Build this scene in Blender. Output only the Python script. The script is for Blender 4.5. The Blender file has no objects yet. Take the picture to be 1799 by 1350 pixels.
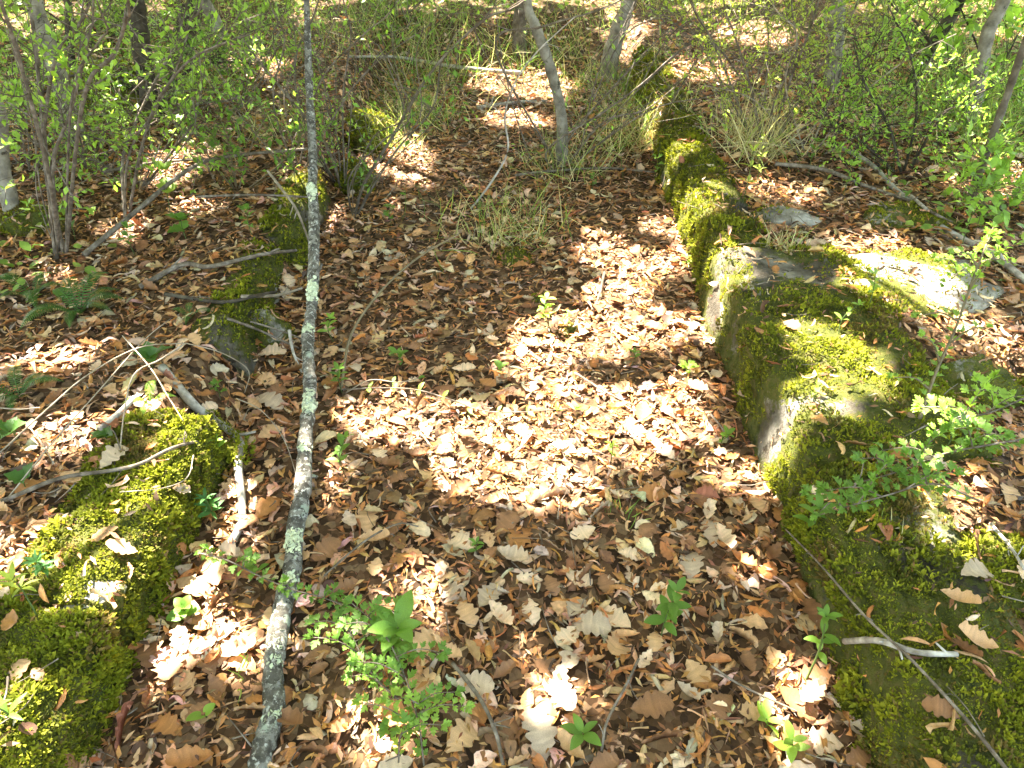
import bpy, math, random
import numpy as np
from mathutils import Vector, Matrix
from mathutils.bvhtree import BVHTree

random.seed(7); rng = np.random.default_rng(11)
S = bpy.context.scene
COL = S.collection
R = math.radians

# ------------------------------------------------------------------ camera, sky, sun, exposure
CAM_H, PITCH, FPX = 1.6, R(38.6), 1333.0          # eye height in metres, look-down angle, focal length in 1799-wide pixels
cd = bpy.data.cameras.new('camera'); cam = bpy.data.objects.new('camera', cd); COL.objects.link(cam)
cam.location = (0, 0, CAM_H); cam.rotation_euler = (R(90) - PITCH, 0, 0)
cd.sensor_width = 36; cd.lens = 36 * FPX / 1799; cd.clip_start = 0.02; cd.clip_end = 500
S.camera = cam

SUN = Vector((-0.42, 0.52, 1.0)).normalized()      # direction towards the sun: ahead and to the left
W = bpy.data.worlds.new('World'); S.world = W; W.use_nodes = True
wn = W.node_tree; bg = wn.nodes['Background']
sky = wn.nodes.new('ShaderNodeTexSky'); sky.sky_type = 'NISHITA'; sky.sun_disc = False; sky.dust_density = 4.0; sky.ozone_density = .6
sky.sun_elevation = math.asin(SUN.z); sky.sun_rotation = math.atan2(SUN.x, SUN.y)
wn.links.new(sky.outputs[0], bg.inputs[0]); bg.inputs[1].default_value = 0.15
sl = bpy.data.lights.new('sun', 'SUN'); sl.energy = 5.0; sl.angle = R(0.53); sl.color = (1.0, 0.95, 0.86)
so = bpy.data.objects.new('sun', sl); COL.objects.link(so); so.rotation_euler = SUN.to_track_quat('Z', 'Y').to_euler()
S.view_settings.view_transform = 'Standard'; S.view_settings.look = 'None'
S.view_settings.gamma = 1.0; S.view_settings.exposure = 3.8
S.render.engine = 'CYCLES'
S.cycles.max_bounces = 6; S.cycles.diffuse_bounces = 4; S.cycles.transmission_bounces = 4
S.cycles.use_denoising = True

# ------------------------------------------------------------------ small maths
CP, SP = math.cos(PITCH), math.sin(PITCH)
def ray(u, v):
    a = (u - 899.5) / FPX; b = -(v - 675) / FPX
    return Vector((a, CP + b * SP, -SP + b * CP))
def at(u, v, z=0.0):                                # the world point of height z seen at a pixel of the photograph
    d = ray(u, v); t = (z - CAM_H) / d.z
    return Vector((d.x * t, d.y * t, z))
def at_y(u, v, y):                                  # the world point at ground distance y
    d = ray(u, v); t = y / d.y
    return Vector((d.x * t, y, CAM_H + d.z * t))
def sstep(a, b, x): 
    t = np.clip((x - a) / (b - a), 0, 1); return t * t * (3 - 2 * t)
def _h(ix, iy, iz, seed):
    n = (ix * 374761393 + iy * 668265263 + iz * 2147483647 + seed * 974634777) & 0xFFFFFFFF
    n = ((n ^ (n >> 13)) * 1274126177) & 0xFFFFFFFF
    n = ((n ^ (n >> 16)) * 2246822519) & 0xFFFFFFFF
    return ((n ^ (n >> 15)) & 0xFFFFFF) / float(0xFFFFFF)
def noise(P, seed=0):
    P = np.asarray(P, float); i = np.floor(P).astype(np.int64); f = P - i; f = f * f * (3 - 2 * f)
    r = 0
    for dx in (0, 1):
        for dy in (0, 1):
            for dz in (0, 1):
                w = (f[:, 0] if dx else 1 - f[:, 0]) * (f[:, 1] if dy else 1 - f[:, 1]) * (f[:, 2] if dz else 1 - f[:, 2])
                r = r + w * _h(i[:, 0] + dx, i[:, 1] + dy, i[:, 2] + dz, seed)
    return r
def fbm(P, seed=0, o=4):
    P = np.asarray(P, float); r = 0; a = 0.5; t = 0
    for k in range(o):
        r = r + a * noise(P * 2 ** k + 17.3 * k, seed + k); t += a; a *= 0.5
    return r / t
def fb2(x, y, s, seed=0, o=4):
    return fbm(np.stack([np.ravel(x) * s, np.ravel(y) * s, np.zeros(np.size(x))], 1), seed, o).reshape(np.shape(x))
def lin(h):
    c = [int(h[i:i + 2], 16) / 255 for i in (0, 2, 4)]
    return np.array([x / 12.92 if x <= .04045 else ((x + .055) / 1.055) ** 2.4 for x in c])

# ------------------------------------------------------------------ mesh and object helpers
def make_mesh(name, V, faces, mat=None, C=None, smooth=True):
    V = np.asarray(V, np.float32); me = bpy.data.meshes.new(name)
    faces = [np.asarray(f, np.int32) for f in faces if len(f)]
    me.vertices.add(len(V)); me.vertices.foreach_set('co', V.ravel())
    nl = sum(f.size for f in faces); npg = sum(len(f) for f in faces)
    me.loops.add(nl); me.polygons.add(npg)
    me.loops.foreach_set('vertex_index', np.concatenate([f.ravel() for f in faces]))
    tot = np.concatenate([np.full(len(f), f.shape[1], np.int32) for f in faces])
    st = np.zeros(npg, np.int32); st[1:] = np.cumsum(tot)[:-1]
    me.polygons.foreach_set('loop_start', st)
    me.polygons.foreach_set('use_smooth', np.full(npg, smooth))
    if C is not None:
        a = me.color_attributes.new('tint', 'FLOAT_COLOR', 'POINT')
        a.data.foreach_set('color', np.concatenate([np.asarray(C, np.float32), np.ones((len(V), 1), np.float32)], 1).ravel())
    me.update(calc_edges=True); me.validate()
    if mat: me.materials.append(mat)
    return me
def obj(name, me, parent=None, loc=None, mw=None):
    o = bpy.data.objects.new(name, me); COL.objects.link(o)
    if parent is not None: o.parent = parent
    if loc is not None: o.location = loc
    if mw is not None: o.matrix_basis = mw
    return o
def tag(o, label=None, cat=None, group=None, kind=None):
    for k, v in (('label', label), ('category', cat), ('group', group), ('kind', kind)):
        if v: o[k] = v
    return o
def empty(name, loc, label, cat, group=None):
    o = bpy.data.objects.new(name, None); COL.objects.link(o); o.location = loc; o.empty_display_size = .05
    return tag(o, label, cat, group)

def catmull(P, n):
    P = [Vector(p) for p in P]; P = [2 * P[0] - P[1]] + P + [2 * P[-1] - P[-2]]
    out = []
    m = len(P) - 3
    for i in range(m):
        p0, p1, p2, p3 = P[i:i + 4]
        for k in range(n):
            t = k / n
            out.append(.5 * ((2 * p1) + (p2 - p0) * t + (2 * p0 - 5 * p1 + 4 * p2 - p3) * t * t + (3 * p1 - p0 - 3 * p2 + p3) * t ** 3))
    out.append(P[-2]); return out
def tube(P, r0, r1, sides=6, n=4, bump=0.0, seed=0, rad=None):
    """tapered round rod along a smooth line: verts, quads"""
    C = catmull(P, n) if len(P) > 2 or n > 1 else [Vector(p) for p in P]
    N = len(C); V = []; up = Vector((0.31, 0.12, 0.94)); rr = random.Random(seed)
    knots = [1 + bump * (rr.random() - .5) * 2 for _ in range(N)]
    for i, c in enumerate(C):
        t = (C[min(i + 1, N - 1)] - C[max(i - 1, 0)]).normalized()
        a = t.cross(up); a = a.normalized() if a.length > 1e-4 else Vector((1, 0, 0)); b = t.cross(a)
        f = i / (N - 1)
        r = (r0 + (r1 - r0) * f if rad is None else float(np.interp(f, np.linspace(0, 1, len(rad)), rad))) * knots[i]
        for k in range(sides):
            q = 2 * math.pi * k / sides
            V.append(c + (a * math.cos(q) + b * math.sin(q)) * r * (1 + bump * .5 * (rr.random() - .5)))
    V += [C[0], C[-1]]
    Q = [[i * sides + k, i * sides + (k + 1) % sides, (i + 1) * sides + (k + 1) % sides, (i + 1) * sides + k] for i in range(N - 1) for k in range(sides)]
    T = [[(k + 1) % sides, k, N * sides] for k in range(sides)] + [[(N - 1) * sides + k, (N - 1) * sides + (k + 1) % sides, N * sides + 1] for k in range(sides)]
    return np.array([tuple(v) for v in V]), np.array(Q), np.array(T)
def join(parts):
    V = []; Q = []; T = []; o = 0
    for v, q, t in parts:
        V.append(v); 
        if len(q): Q.append(q + o)
        if len(t): T.append(t + o)
        o += len(v)
    return np.concatenate(V), (np.concatenate(Q) if Q else np.zeros((0, 4), int)), (np.concatenate(T) if T else np.zeros((0, 3), int))
def tube_obj(name, P, r0, r1, mat, parent=None, base=None, **k):
    v, q, t = tube(P, r0, r1, **k)
    b = np.array(tuple(base)) if base is not None else np.zeros(3)
    return obj(name, make_mesh(name, v - b, [q, t], mat), parent)

# ------------------------------------------------------------------ procedural materials
def mat_new(name):
    m = bpy.data.materials.new(name); m.use_nodes = True; nt = m.node_tree; nt.nodes.clear()
    out = nt.nodes.new('ShaderNodeOutputMaterial'); return m, nt, out
def nd(nt, t, **k):
    n = nt.nodes.new('ShaderNode' + t)
    for a, b in k.items():
        if a in n.inputs.keys() if isinstance(a, str) else False: n.inputs[a].default_value = b
        else: setattr(n, a, b)
    return n
def noise_node(nt, scale, detail=4, rough=.6, coord='Object', vec=None):
    n = nt.nodes.new('ShaderNodeTexNoise'); n.inputs['Scale'].default_value = scale; n.inputs['Detail'].default_value = detail; n.inputs['Roughness'].default_value = rough
    if vec is None:
        tc = nt.nodes.new('ShaderNodeTexCoord'); vec = tc.outputs[coord]
    nt.links.new(vec, n.inputs['Vector']); return n
def ramp(nt, src, stops):
    r = nt.nodes.new('ShaderNodeValToRGB'); e = r.color_ramp.elements
    while len(e) < len(stops): e.new(.5)
    for k, (p, c) in enumerate(stops):
        e[k].position = p; e[k].color = (*c, 1) if len(c) == 3 else c
    nt.links.new(src, r.inputs[0]); return r
def leaf_material(name, trans=.35, gloss=.45, tint=None, grain=60, use_attr=True, tcol=(1, 1, 1), var=.35, spec=.25, blotch=0):
    m, nt, out = mat_new(name); L = nt.links
    if use_attr:
        a = nt.nodes.new('ShaderNodeVertexColor'); a.layer_name = 'tint'; base = a.outputs[0]
    else:
        a = nt.nodes.new('ShaderNodeRGB'); a.outputs[0].default_value = (*tint, 1); base = a.outputs[0]
    n = noise_node(nt, grain, 3)
    mr = nd(nt, 'MapRange'); mr.inputs['To Min'].default_value = 1 - var; mr.inputs['To Max'].default_value = 1 + var
    mr.inputs['From Min'].default_value = .25; mr.inputs['From Max'].default_value = .75
    L.new(n.outputs[0], mr.inputs['Value'])
    mx = nd(nt, 'Mix', data_type='RGBA', blend_type='MULTIPLY'); mx.inputs[0].default_value = 1
    L.new(base, mx.inputs[6]); L.new(mr.outputs[0], mx.inputs[7])
    if blotch:
        nb = noise_node(nt, 190, 3, .7); rb = ramp(nt, nb.outputs[0], [(.30, (.55, .48, .42)), (.42, (1, 1, 1)), (.62, (1, 1, 1)), (.72, (1.18, 1.16, 1.12))])
        mb = nd(nt, 'Mix', data_type='RGBA', blend_type='MULTIPLY'); mb.inputs[0].default_value = blotch; L.new(mx.outputs[2], mb.inputs[6]); L.new(rb.outputs[0], mb.inputs[7]); mx = mb
    p = nt.nodes.new('ShaderNodeBsdfPrincipled'); p.inputs['Roughness'].default_value = gloss; p.inputs['Specular IOR Level'].default_value = spec
    L.new(mx.outputs[2], p.inputs['Base Color'])
    b = nd(nt, 'Bump'); b.inputs['Strength'].default_value = .25; b.inputs['Distance'].default_value = .004; L.new(n.outputs[0], b.inputs['Height']); L.new(b.outputs[0], p.inputs['Normal'])
    tr = nt.nodes.new('ShaderNodeBsdfTranslucent')
    m2 = nd(nt, 'Mix', data_type='RGBA', blend_type='MULTIPLY'); m2.inputs[0].default_value = 1; m2.inputs[7].default_value = (*tcol, 1)
    L.new(mx.outputs[2], m2.inputs[6]); L.new(m2.outputs[2], tr.inputs[0])
    ms = nt.nodes.new('ShaderNodeMixShader'); ms.inputs[0].default_value = trans
    L.new(p.outputs[0], ms.inputs[1]); L.new(tr.outputs[0], ms.inputs[2]); L.new(ms.outputs[0], out.inputs[0])
    return m
def surface_material(name, stops, scale, rough=.9, bump=.5, bscale=None, dist=.01, detail=6, attr=False, spec=.2, extra=None):
    """noise-coloured rough surface; extra = (scale, threshold, colour) lays spots of another colour over it"""
    m, nt, out = mat_new(name); L = nt.links
    p = nt.nodes.new('ShaderNodeBsdfPrincipled'); p.inputs['Roughness'].default_value = rough; p.inputs['Specular IOR Level'].default_value = spec
    n = noise_node(nt, scale, detail); c = ramp(nt, n.outputs[0], stops).outputs[0]
    for (sc, th, colr) in (extra or []):
        n3 = noise_node(nt, sc, 5, .65); k = ramp(nt, n3.outputs[0], [(th, (0, 0, 0)), (th + .05, (1, 1, 1))])
        x = nd(nt, 'Mix', data_type='RGBA'); L.new(k.outputs[0], x.inputs[0]); L.new(c, x.inputs[6]); x.inputs[7].default_value = (*colr, 1); c = x.outputs[2]
    if attr:
        a = nt.nodes.new('ShaderNodeVertexColor'); a.layer_name = 'tint'
        n4 = noise_node(nt, 45, 6, .7)
        s2 = nd(nt, 'Separate' + 'Color') if False else nt.nodes.new('ShaderNodeSeparateColor'); L.new(a.outputs[0], s2.inputs[0])
        # red channel: how much moss film covers the stone here, broken up by noise
        ad = nd(nt, 'Math', operation='ADD'); L.new(s2.outputs[0], ad.inputs[0]); 
        sb = nd(nt, 'Math', operation='MULTIPLY_ADD'); L.new(n4.outputs[0], sb.inputs[0]); sb.inputs[1].default_value = 1.2; sb.inputs[2].default_value = -.6
        L.new(sb.outputs[0], ad.inputs[1])
        k = ramp(nt, ad.outputs[0], [(.38, (0, 0, 0)), (.55, (1, 1, 1))])
        mc = ramp(nt, noise_node(nt, 30, 5).outputs[0], [(.3, (.03, .034, .007)), (.5, (.075, .08, .012)), (.7, (.12, .09, .03))])
        x = nd(nt, 'Mix', data_type='RGBA'); L.new(k.outputs[0], x.inputs[0]); L.new(c, x.inputs[6]); L.new(mc.outputs[0], x.inputs[7]); c = x.outputs[2]
    L.new(c, p.inputs['Base Color'])
    n2 = noise_node(nt, bscale or scale * 3, 8, .7)
    b = nd(nt, 'Bump'); b.inputs['Strength'].default_value = bump; b.inputs['Distance'].default_value = dist
    L.new(n2.outputs[0], b.inputs['Height']); L.new(b.outputs[0], p.inputs['Normal']); L.new(p.outputs[0], out.inputs[0])
    return m
M_DRY = leaf_material('dry_leaf', .22, .5, grain=70, tcol=(1, .75, .5), var=.3, spec=.3, blotch=.85)
M_GREEN = leaf_material('green_leaf', .5, .4, grain=50, tcol=(1.2, 1.25, .6), var=.3, spec=.35, blotch=.4)
M_MOSS = leaf_material('moss_sprig', .35, .7, grain=40, tcol=(1.1, 1.15, .5), var=.3, spec=.1)
M_GRASS = leaf_material('grass_blade', .4, .5, grain=30, tcol=(1.1, 1.2, .6), var=.25)
M_LICHEN = leaf_material('lichen', .05, .95, grain=220, var=.3, spec=.05)
def mould_material():
    m, nt, out = mat_new('leaf_mould'); L = nt.links
    tc = nt.nodes.new('ShaderNodeTexCoord'); n0 = noise_node(nt, 9, 3)
    va = nd(nt, 'VectorMath', operation='MULTIPLY_ADD'); L.new(n0.outputs['Color'], va.inputs[0]); va.inputs[1].default_value = (.05, .05, .05); L.new(tc.outputs['Object'], va.inputs[2])
    vo = nt.nodes.new('ShaderNodeTexVoronoi'); vo.inputs['Scale'].default_value = 48; vo.inputs['Randomness'].default_value = 1; L.new(va.outputs[0], vo.inputs['Vector'])
    sc = nt.nodes.new('ShaderNodeSeparateColor'); L.new(vo.outputs['Color'], sc.inputs[0])
    r = ramp(nt, sc.outputs[0], [(.0, (.03, .017, .009)), (.35, (.085, .045, .02)), (.7, (.16, .085, .04)), (1, (.25, .16, .085))])
    n1 = noise_node(nt, 120, 4); mx = nd(nt, 'Mix', data_type='RGBA', blend_type='MULTIPLY'); mx.inputs[0].default_value = .6
    L.new(r.outputs[0], mx.inputs[6]); L.new(n1.outputs[0], mx.inputs[7])
    p = nt.nodes.new('ShaderNodeBsdfPrincipled'); p.inputs['Roughness'].default_value = .95; p.inputs['Specular IOR Level'].default_value = .15; L.new(mx.outputs[2], p.inputs['Base Color'])
    b1 = nd(nt, 'Bump'); b1.inputs['Strength'].default_value = .9; b1.inputs['Distance'].default_value = .02; L.new(sc.outputs[1], b1.inputs['Height']); L.new(b1.outputs[0], p.inputs['Normal']); L.new(p.outputs[0], out.inputs[0])
    return m
M_SOIL = mould_material()
M_STONE = surface_material('stone', [(.32, (.035, .028, .018)), (.5, (.10, .083, .058)), (.66, (.26, .235, .185))], 7, .95, 1.0, 70, .016, attr=True, extra=[(5, .61, (.38, .36, .30)), (26, .58, (.05, .04, .026))])
M_ROCK = surface_material('rock', [(.3, (.07, .055, .04)), (.5, (.22, .195, .155)), (.7, (.48, .45, .38))], 14, .95, 1.0, 50, .01, attr=True)
M_POLE = surface_material('lichened_bark', [(.3, (.035, .030, .022)), (.55, (.10, .088, .068)), (.75, (.20, .18, .14))], 38, .9, 1.0, 70, .008, extra=[(45, .51, (.20, .185, .15)), (80, .57, (.40, .385, .33)), (16, .61, (.30, .33, .25))])
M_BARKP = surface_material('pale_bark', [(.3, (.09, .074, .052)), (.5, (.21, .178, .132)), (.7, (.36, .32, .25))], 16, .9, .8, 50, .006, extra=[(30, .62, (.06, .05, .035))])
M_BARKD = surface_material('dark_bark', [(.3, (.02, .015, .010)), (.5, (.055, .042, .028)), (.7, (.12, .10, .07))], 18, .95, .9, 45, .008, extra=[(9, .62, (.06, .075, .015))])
M_BARKB = surface_material('brown_bark', [(.3, (.05, .036, .022)), (.5, (.11, .085, .058)), (.7, (.20, .165, .12))], 22, .9, .7, 60, .004)
M_TWIG = surface_material('twig_bark', [(.3, (.05, .035, .022)), (.5, (.13, .10, .07)), (.7, (.27, .22, .17))], 35, .85, .5, 90, .003)
M_CANE = surface_material('dry_cane', [(.3, (.13, .095, .06)), (.5, (.24, .19, .13)), (.7, (.38, .31, .23))], 25, .7, .3, 60, .002)
M_GREY = surface_material('weathered_wood', [(.3, (.14, .11, .085)), (.5, (.30, .26, .21)), (.7, (.48, .43, .36))], 30, .85, .6, 70, .003)
M_STEM = surface_material('green_stem', [(.3, (.04, .06, .015)), (.6, (.10, .13, .03)), (.8, (.15, .13, .05))], 30, .6, .2, 60, .001)
M_YSTEM = surface_material('young_stem', [(.3, (.10, .075, .04)), (.6, (.17, .13, .07)), (.8, (.12, .13, .05))], 30, .7, .2, 60, .001)

# ------------------------------------------------------------------ terrain
XL, XR = -0.90, 0.80
def gh(x, y):
    x = np.asarray(x, float); y = np.asarray(y, float)
    end = 1 - sstep(5.0, 6.2, y)
    inp = sstep(XL - .10, XL + .03, x) * (1 - sstep(XR - .03, XR + .10, x)) * end
    left = .155 + .035 * np.clip(-x - 1, 0, 6) + .04 * sstep(2, 5, y)
    right = .19 + .03 * np.clip(x - 1, 0, 6) + .03 * sstep(3, 5, y) - .10 * np.exp(-((x - 1.5) ** 2 / .05 + (y - 1.72) ** 2 / .10))
    w = sstep(-.5, .5, x)
    bank = left * (1 - w) + right * w
    far = .05 * np.clip(y - 6, 0, 40) + .0022 * np.clip(y - 8, 0, 60) ** 2
    lump = (fb2(x, y, 1.3, 3, 3) - .5) * .12 + (fb2(x, y, 6, 5, 3) - .5) * .03
    return bank * (1 - inp) + far + lump * (1 - .65 * inp) + .02 * inp * (np.abs(x + .05) ** 2)
def axis(a, b, n, far):
    m = np.linspace(a, b, n); k = 1.16 ** np.arange(1, 30); st = (b - a) / n * 1.5
    e = np.cumsum(st * k); e = e[e < far]; e = np.append(e, far)
    return np.concatenate([(a - e)[::-1], m, b + e])
gx, gy = axis(-4, 4, 200, 40), axis(0.2, 8.5, 200, 60)
GX, GY = np.meshgrid(gx, gy)
GZ = gh(GX, GY)
GV = np.stack([GX.ravel(), GY.ravel(), GZ.ravel()], 1)
nx, ny = len(gx), len(gy)
ii = (np.arange(ny - 1)[:, None] * nx + np.arange(nx - 1)[None]).ravel()
GQ = np.stack([ii, ii + 1, ii + nx + 1, ii + nx], 1)
ground = tag(obj('ground', make_mesh('ground', GV, [GQ], M_SOIL)), kind='structure')

# ------------------------------------------------------------------ stones of the two low walls
SURF = [(GV, GQ)]
MOSS_PTS = {}
def stone_mesh(profile_w, h, length, seed, batter=.05, sink=.12, rough=.022, nU=34, side=1, along=0.0):
    """squared block, long axis y, path face at x=0 leaning back, top at z=h; side=+1: body towards +x"""
    w = profile_w
    pr = [(0, -sink), (batter * .3, h * .1), (batter * .55, h * .35), (batter * .8, h * .62), (batter, h * .82), (batter + .025, h * .95), (batter + .065, h),
          (w * .33, h * 1.01), (w * .5, h * 1.0), (w * .67, h * .99), (w * .84, h * .97), (w - .05, h * .95), (w - .01, h * .86), (w, h * .6), (w + .02, h * .2), (w + .03, -sink)]
    pr = np.array(pr); tt = np.linspace(0, 1, len(pr)); t2 = np.linspace(0, 1, 40)
    pr = np.stack([np.interp(t2, tt, pr[:, 0]), np.interp(t2, tt, pr[:, 1])], 1)
    ys = np.linspace(-.5, .5, nU) * length
    cx, cz = w * .5, h * .45
    rings = []
    for k, yy in enumerate(ys):
        e = min(k, nU - 1 - k); s = {0: .95, 1: .992}.get(e, 1.0)
        y2 = yy + (0 if e > 0 else (0.012 if k == 0 else -0.012))
        rings.append(np.stack([cx + (pr[:, 0] - cx) * (1 - (1 - s) * .5), np.full(len(pr), y2), cz + (pr[:, 1] - cz) * s], 1))
    V = np.concatenate(rings); nP = len(pr)
    off = np.array([seed * 3.1, seed * 1.7, seed * .9]); Wv = V * np.array([.6, 1, 1]) + np.array([side * 9.0, along, 0])      # weathering runs on from stone to stone
    d = np.stack([fbm(Wv * 5, 41, 4), fbm(Wv * 5 + 40, 42, 4) , fbm(Wv * 5 + 80, 43, 4)], 1) - .5
    V = V + d * rough * 3.2 + (np.stack([fbm(V * 22 + off, seed + 3, 3)] * 3, 1) - .5) * rough * .7
    rg = np.abs(fbm(V * 13 + off, seed + 31, 4) - .5); V = V - (np.clip(.06 - rg, 0, .06) * .22)[:, None] * np.sign(V - np.array([cx, 0, cz])) * np.array([1, .3, 1])
    V[:, 0] *= side
    a = (np.arange(nU - 1)[:, None] * nP + np.arange(nP - 1)[None]).ravel()
    Q = np.stack([a, a + 1, a + nP + 1, a + nP], 1)
    caps = []
    c0 = len(V); V = np.concatenate([V, [V[:nP].mean(0)], [V[-nP:].mean(0)]])
    T = np.array([[k + 1, k, c0] for k in range(nP - 1)] + [[(nU - 1) * nP + k, (nU - 1) * nP + k + 1, c0 + 1] for k in range(nP - 1)])
    a3, b3, c3 = V[Q[:, 0]], V[Q[:, 1]], V[Q[:, 2]]; nz = np.cross(b3 - a3, c3 - a3)[:, 2]
    if nz[np.abs(V[Q[:, 0], 2] - h) < .03].sum() < 0: Q = Q[:, ::-1]; T = T[:, ::-1]
    return V, Q, T
def tri_samples(V, Q, T, n):
    A = [np.concatenate([Q[:, [0, 1, 2]], Q[:, [0, 2, 3]]])] if len(Q) else []
    if len(T): A.append(T)
    F = np.concatenate(A); a, b, c = V[F[:, 0]], V[F[:, 1]], V[F[:, 2]]
    N = np.cross(b - a, c - a); ar = np.linalg.norm(N, axis=1); N = N / np.maximum(ar, 1e-9)[:, None]
    k = rng.choice(len(F), n, p=ar / ar.sum()); r1 = np.sqrt(rng.random(n))[:, None]; r2 = rng.random(n)[:, None]
    return a[k] * (1 - r1) + b[k] * r1 * (1 - r2) + c[k] * r1 * r2, N[k], ar.sum() / 2
def basis(N, ang):
    """frames whose z is N, spun by ang about it: (n,3,3) with columns x,y,z"""
    N = N / np.linalg.norm(N, axis=1)[:, None]
    h = np.where(np.abs(N[:, 2:3]) < .95, [[0, 0, 1.]], [[1., 0, 0]])
    X = np.cross(h, N); X /= np.linalg.norm(X, axis=1)[:, None]; Y = np.cross(N, X)
    c, s = np.cos(ang)[:, None], np.sin(ang)[:, None]
    return np.stack([X * c + Y * s, -X * s + Y * c, N], 2)
def scatter(tmpl, Rm, sc, loc, colr, cvar=None):
    TV, TQ, TT = tmpl; n = len(loc); m = len(TV)
    sc = np.asarray(sc); sc = sc[:, None] * np.ones((1, 3)) if sc.ndim == 1 else sc
    V = np.einsum('nij,nmj->nmi', Rm, TV[None] * sc[:, None, :]) + loc[:, None, :]
    o = (np.arange(n) * m)[:, None, None]
    Q = (TQ[None] + o).reshape(-1, 4) if len(TQ) else np.zeros((0, 4), int)
    T = (TT[None] + o).reshape(-1, 3) if len(TT) else np.zeros((0, 3), int)
    C = np.repeat(colr, m, 0)
    if cvar is not None: C = C * np.tile(cvar, n)[:, None]
    return V.reshape(-1, 3), Q, T, C
def joinc(L):
    V, Q, T = join([(a, b, c) for a, b, c, _ in L]); return V, Q, T, np.concatenate([l[3] for l in L])
E0 = np.zeros((0, 4), int)
# a moss sprig: three thin bent leafy shoots
def moss_tmpl(seed):
    r = np.random.default_rng(seed); V = []; T = []
    for k in range(2):
        a = k * 3.1 + r.random(); d = np.array([math.cos(a), math.sin(a), 0]); s = np.array([-d[1], d[0], 0]); o = len(V)
        ln = .7 + .5 * r.random(); le = .35 + .4 * r.random()
        V += [d * .02 - s * .16, d * .02 + s * .16, d * le * .5 * ln + s * .17 + np.array([0, 0, .55 * ln]), d * le * .5 * ln - s * .17 + np.array([0, 0, .55 * ln]), d * le * ln + np.array([0, 0, .85 * ln - .2 * le])]
        T += [[o, o + 1, o + 2], [o, o + 2, o + 3], [o + 3, o + 2, o + 4]]
    return np.array(V), E0, np.array(T)
MT = [moss_tmpl(k) for k in range(6)]
def moss_field(P, seed): return fbm(P * 4.2 + seed * 7.7, seed + 50, 4)
def grow_moss(V, Q, T, wpos, seed, dens, cover, length=.02, fn=None, bright=1.0, tone=0):
    """moss sprigs over a stone surface where a noise field (and fn) lets it grow; local coordinates"""
    _, _, area = tri_samples(V, Q, T, 2)
    P, N, _ = tri_samples(V, Q, T, int(1.9 * dens * area))
    f = moss_field(P, seed) + .10 * np.clip(N[:, 2], -1, 1)
    th = 1 - cover
    keep = f + .05 * rng.normal(size=len(f)) > .30 + .4 * th + (0 if fn is None else fn(P, N))
    keep &= P[:, 2] > -.06
    keep &= N[:, 2] > -.3
    P, N = P[keep], N[keep]; n = len(P)
    if n < 5: return None
    dirn = N * .6 + np.array([0, 0, .75]) + rng.normal(0, .28, (n, 3))
    Rm = basis(dirn, rng.random(n) * 6.28)
    tuft = fbm(P * 26, seed + 4, 3); big = fbm(P * 7, seed + 8, 3)
    sc = length * .72 * (.45 + 1.1 * tuft) * (.75 + .5 * rng.random(n))
    a, b, c, e = np.array([.16, .175, .012]), np.array([.27, .265, .02]), np.array([.085, .09, .012]), np.array([.15, .105, .03])
    t = sstep(.35, .65, big)[:, None]; c0 = c * (1 - t) + a * t
    t = sstep(.42, .72, tuft + .15 * rng.normal(size=n))[:, None]; c0 = c0 * (1 - t) + b * t
    dead = fbm(P * 6 + 31, seed + 12, 3); cush = np.clip(fbm(P * 13, seed + 21, 3) - .42, 0, .3)
    P = P + N * (cush * .07)[:, None]; sc = sc * (.7 + 1.6 * cush)
    br = (rng.random(n) < .06 + .75 * sstep(.56, .68, dead))[:, None]; c0 = np.where(br, e, c0) * bright * (.75 + .5 * rng.random((n, 1)))
    parts = []
    kk = rng.integers(0, 6, n)
    for k in range(6):
        s = kk == k
        if s.any(): parts.append(scatter(MT[k], Rm[s], sc[s], P[s] + dirn[s] * 0 - N[s] * .003, c0[s]))
    return joinc(parts)
def film(V, N, seed, cover):
    f = moss_field(V, seed)
    return np.clip((f - (.30 + .4 * (1 - cover))) * 4 + .78, 0, 1)
def build_stone(parent, wname, cx, cy, w, h, ln, rot, seed, side, cover, dens=9000, length=.02, mat=None, batter=.03, rough=.015, fn=None, bright=1.0, z0=None):
    V, Q, T = stone_mesh(w, h, ln - .012, seed, batter, side=side, rough=rough, along=cy)
    me = make_mesh('stone', V, [Q, T], mat or M_STONE, np.stack([film(V, None, seed, cover)] * 3, 1))
    o = obj(wname, me, parent)
    base = parent.location if parent else Vector((0, 0, 0))
    o.location = Vector((cx, cy, z0 or 0)) - base; o.rotation_euler = (0, 0, rot)
    g = grow_moss(V, Q, T, None, seed, dens, cover, length, fn, bright)
    if g: tag(obj('moss', make_mesh('moss', g[0], [g[1], g[2]], M_MOSS, g[3]), o), kind='stuff')
    c, s = math.cos(rot), math.sin(rot)
    WV = np.stack([V[:, 0] * c - V[:, 1] * s + cx, V[:, 0] * s + V[:, 1] * c + cy, V[:, 2] + (z0 or 0)], 1)
    SURF.append((WV, Q)); 
    return o
edge = lambda amt, w0: (lambda P, N: np.where(np.abs(P[:, 0]) > w0, amt, 0.0))
wall_r = empty('stone_wall', (.9, 2.5, 0), 'low mossy stone wall edging the right side of the leafy path', 'wall', 'low walls along the path'); 
wall_r['kind'] = 'thing'
wall_l = empty('stone_wall', (-1.05, 1.2, 0), 'low mossy stone wall edging the left side of the leafy path', 'wall', 'low walls along the path'); 
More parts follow.
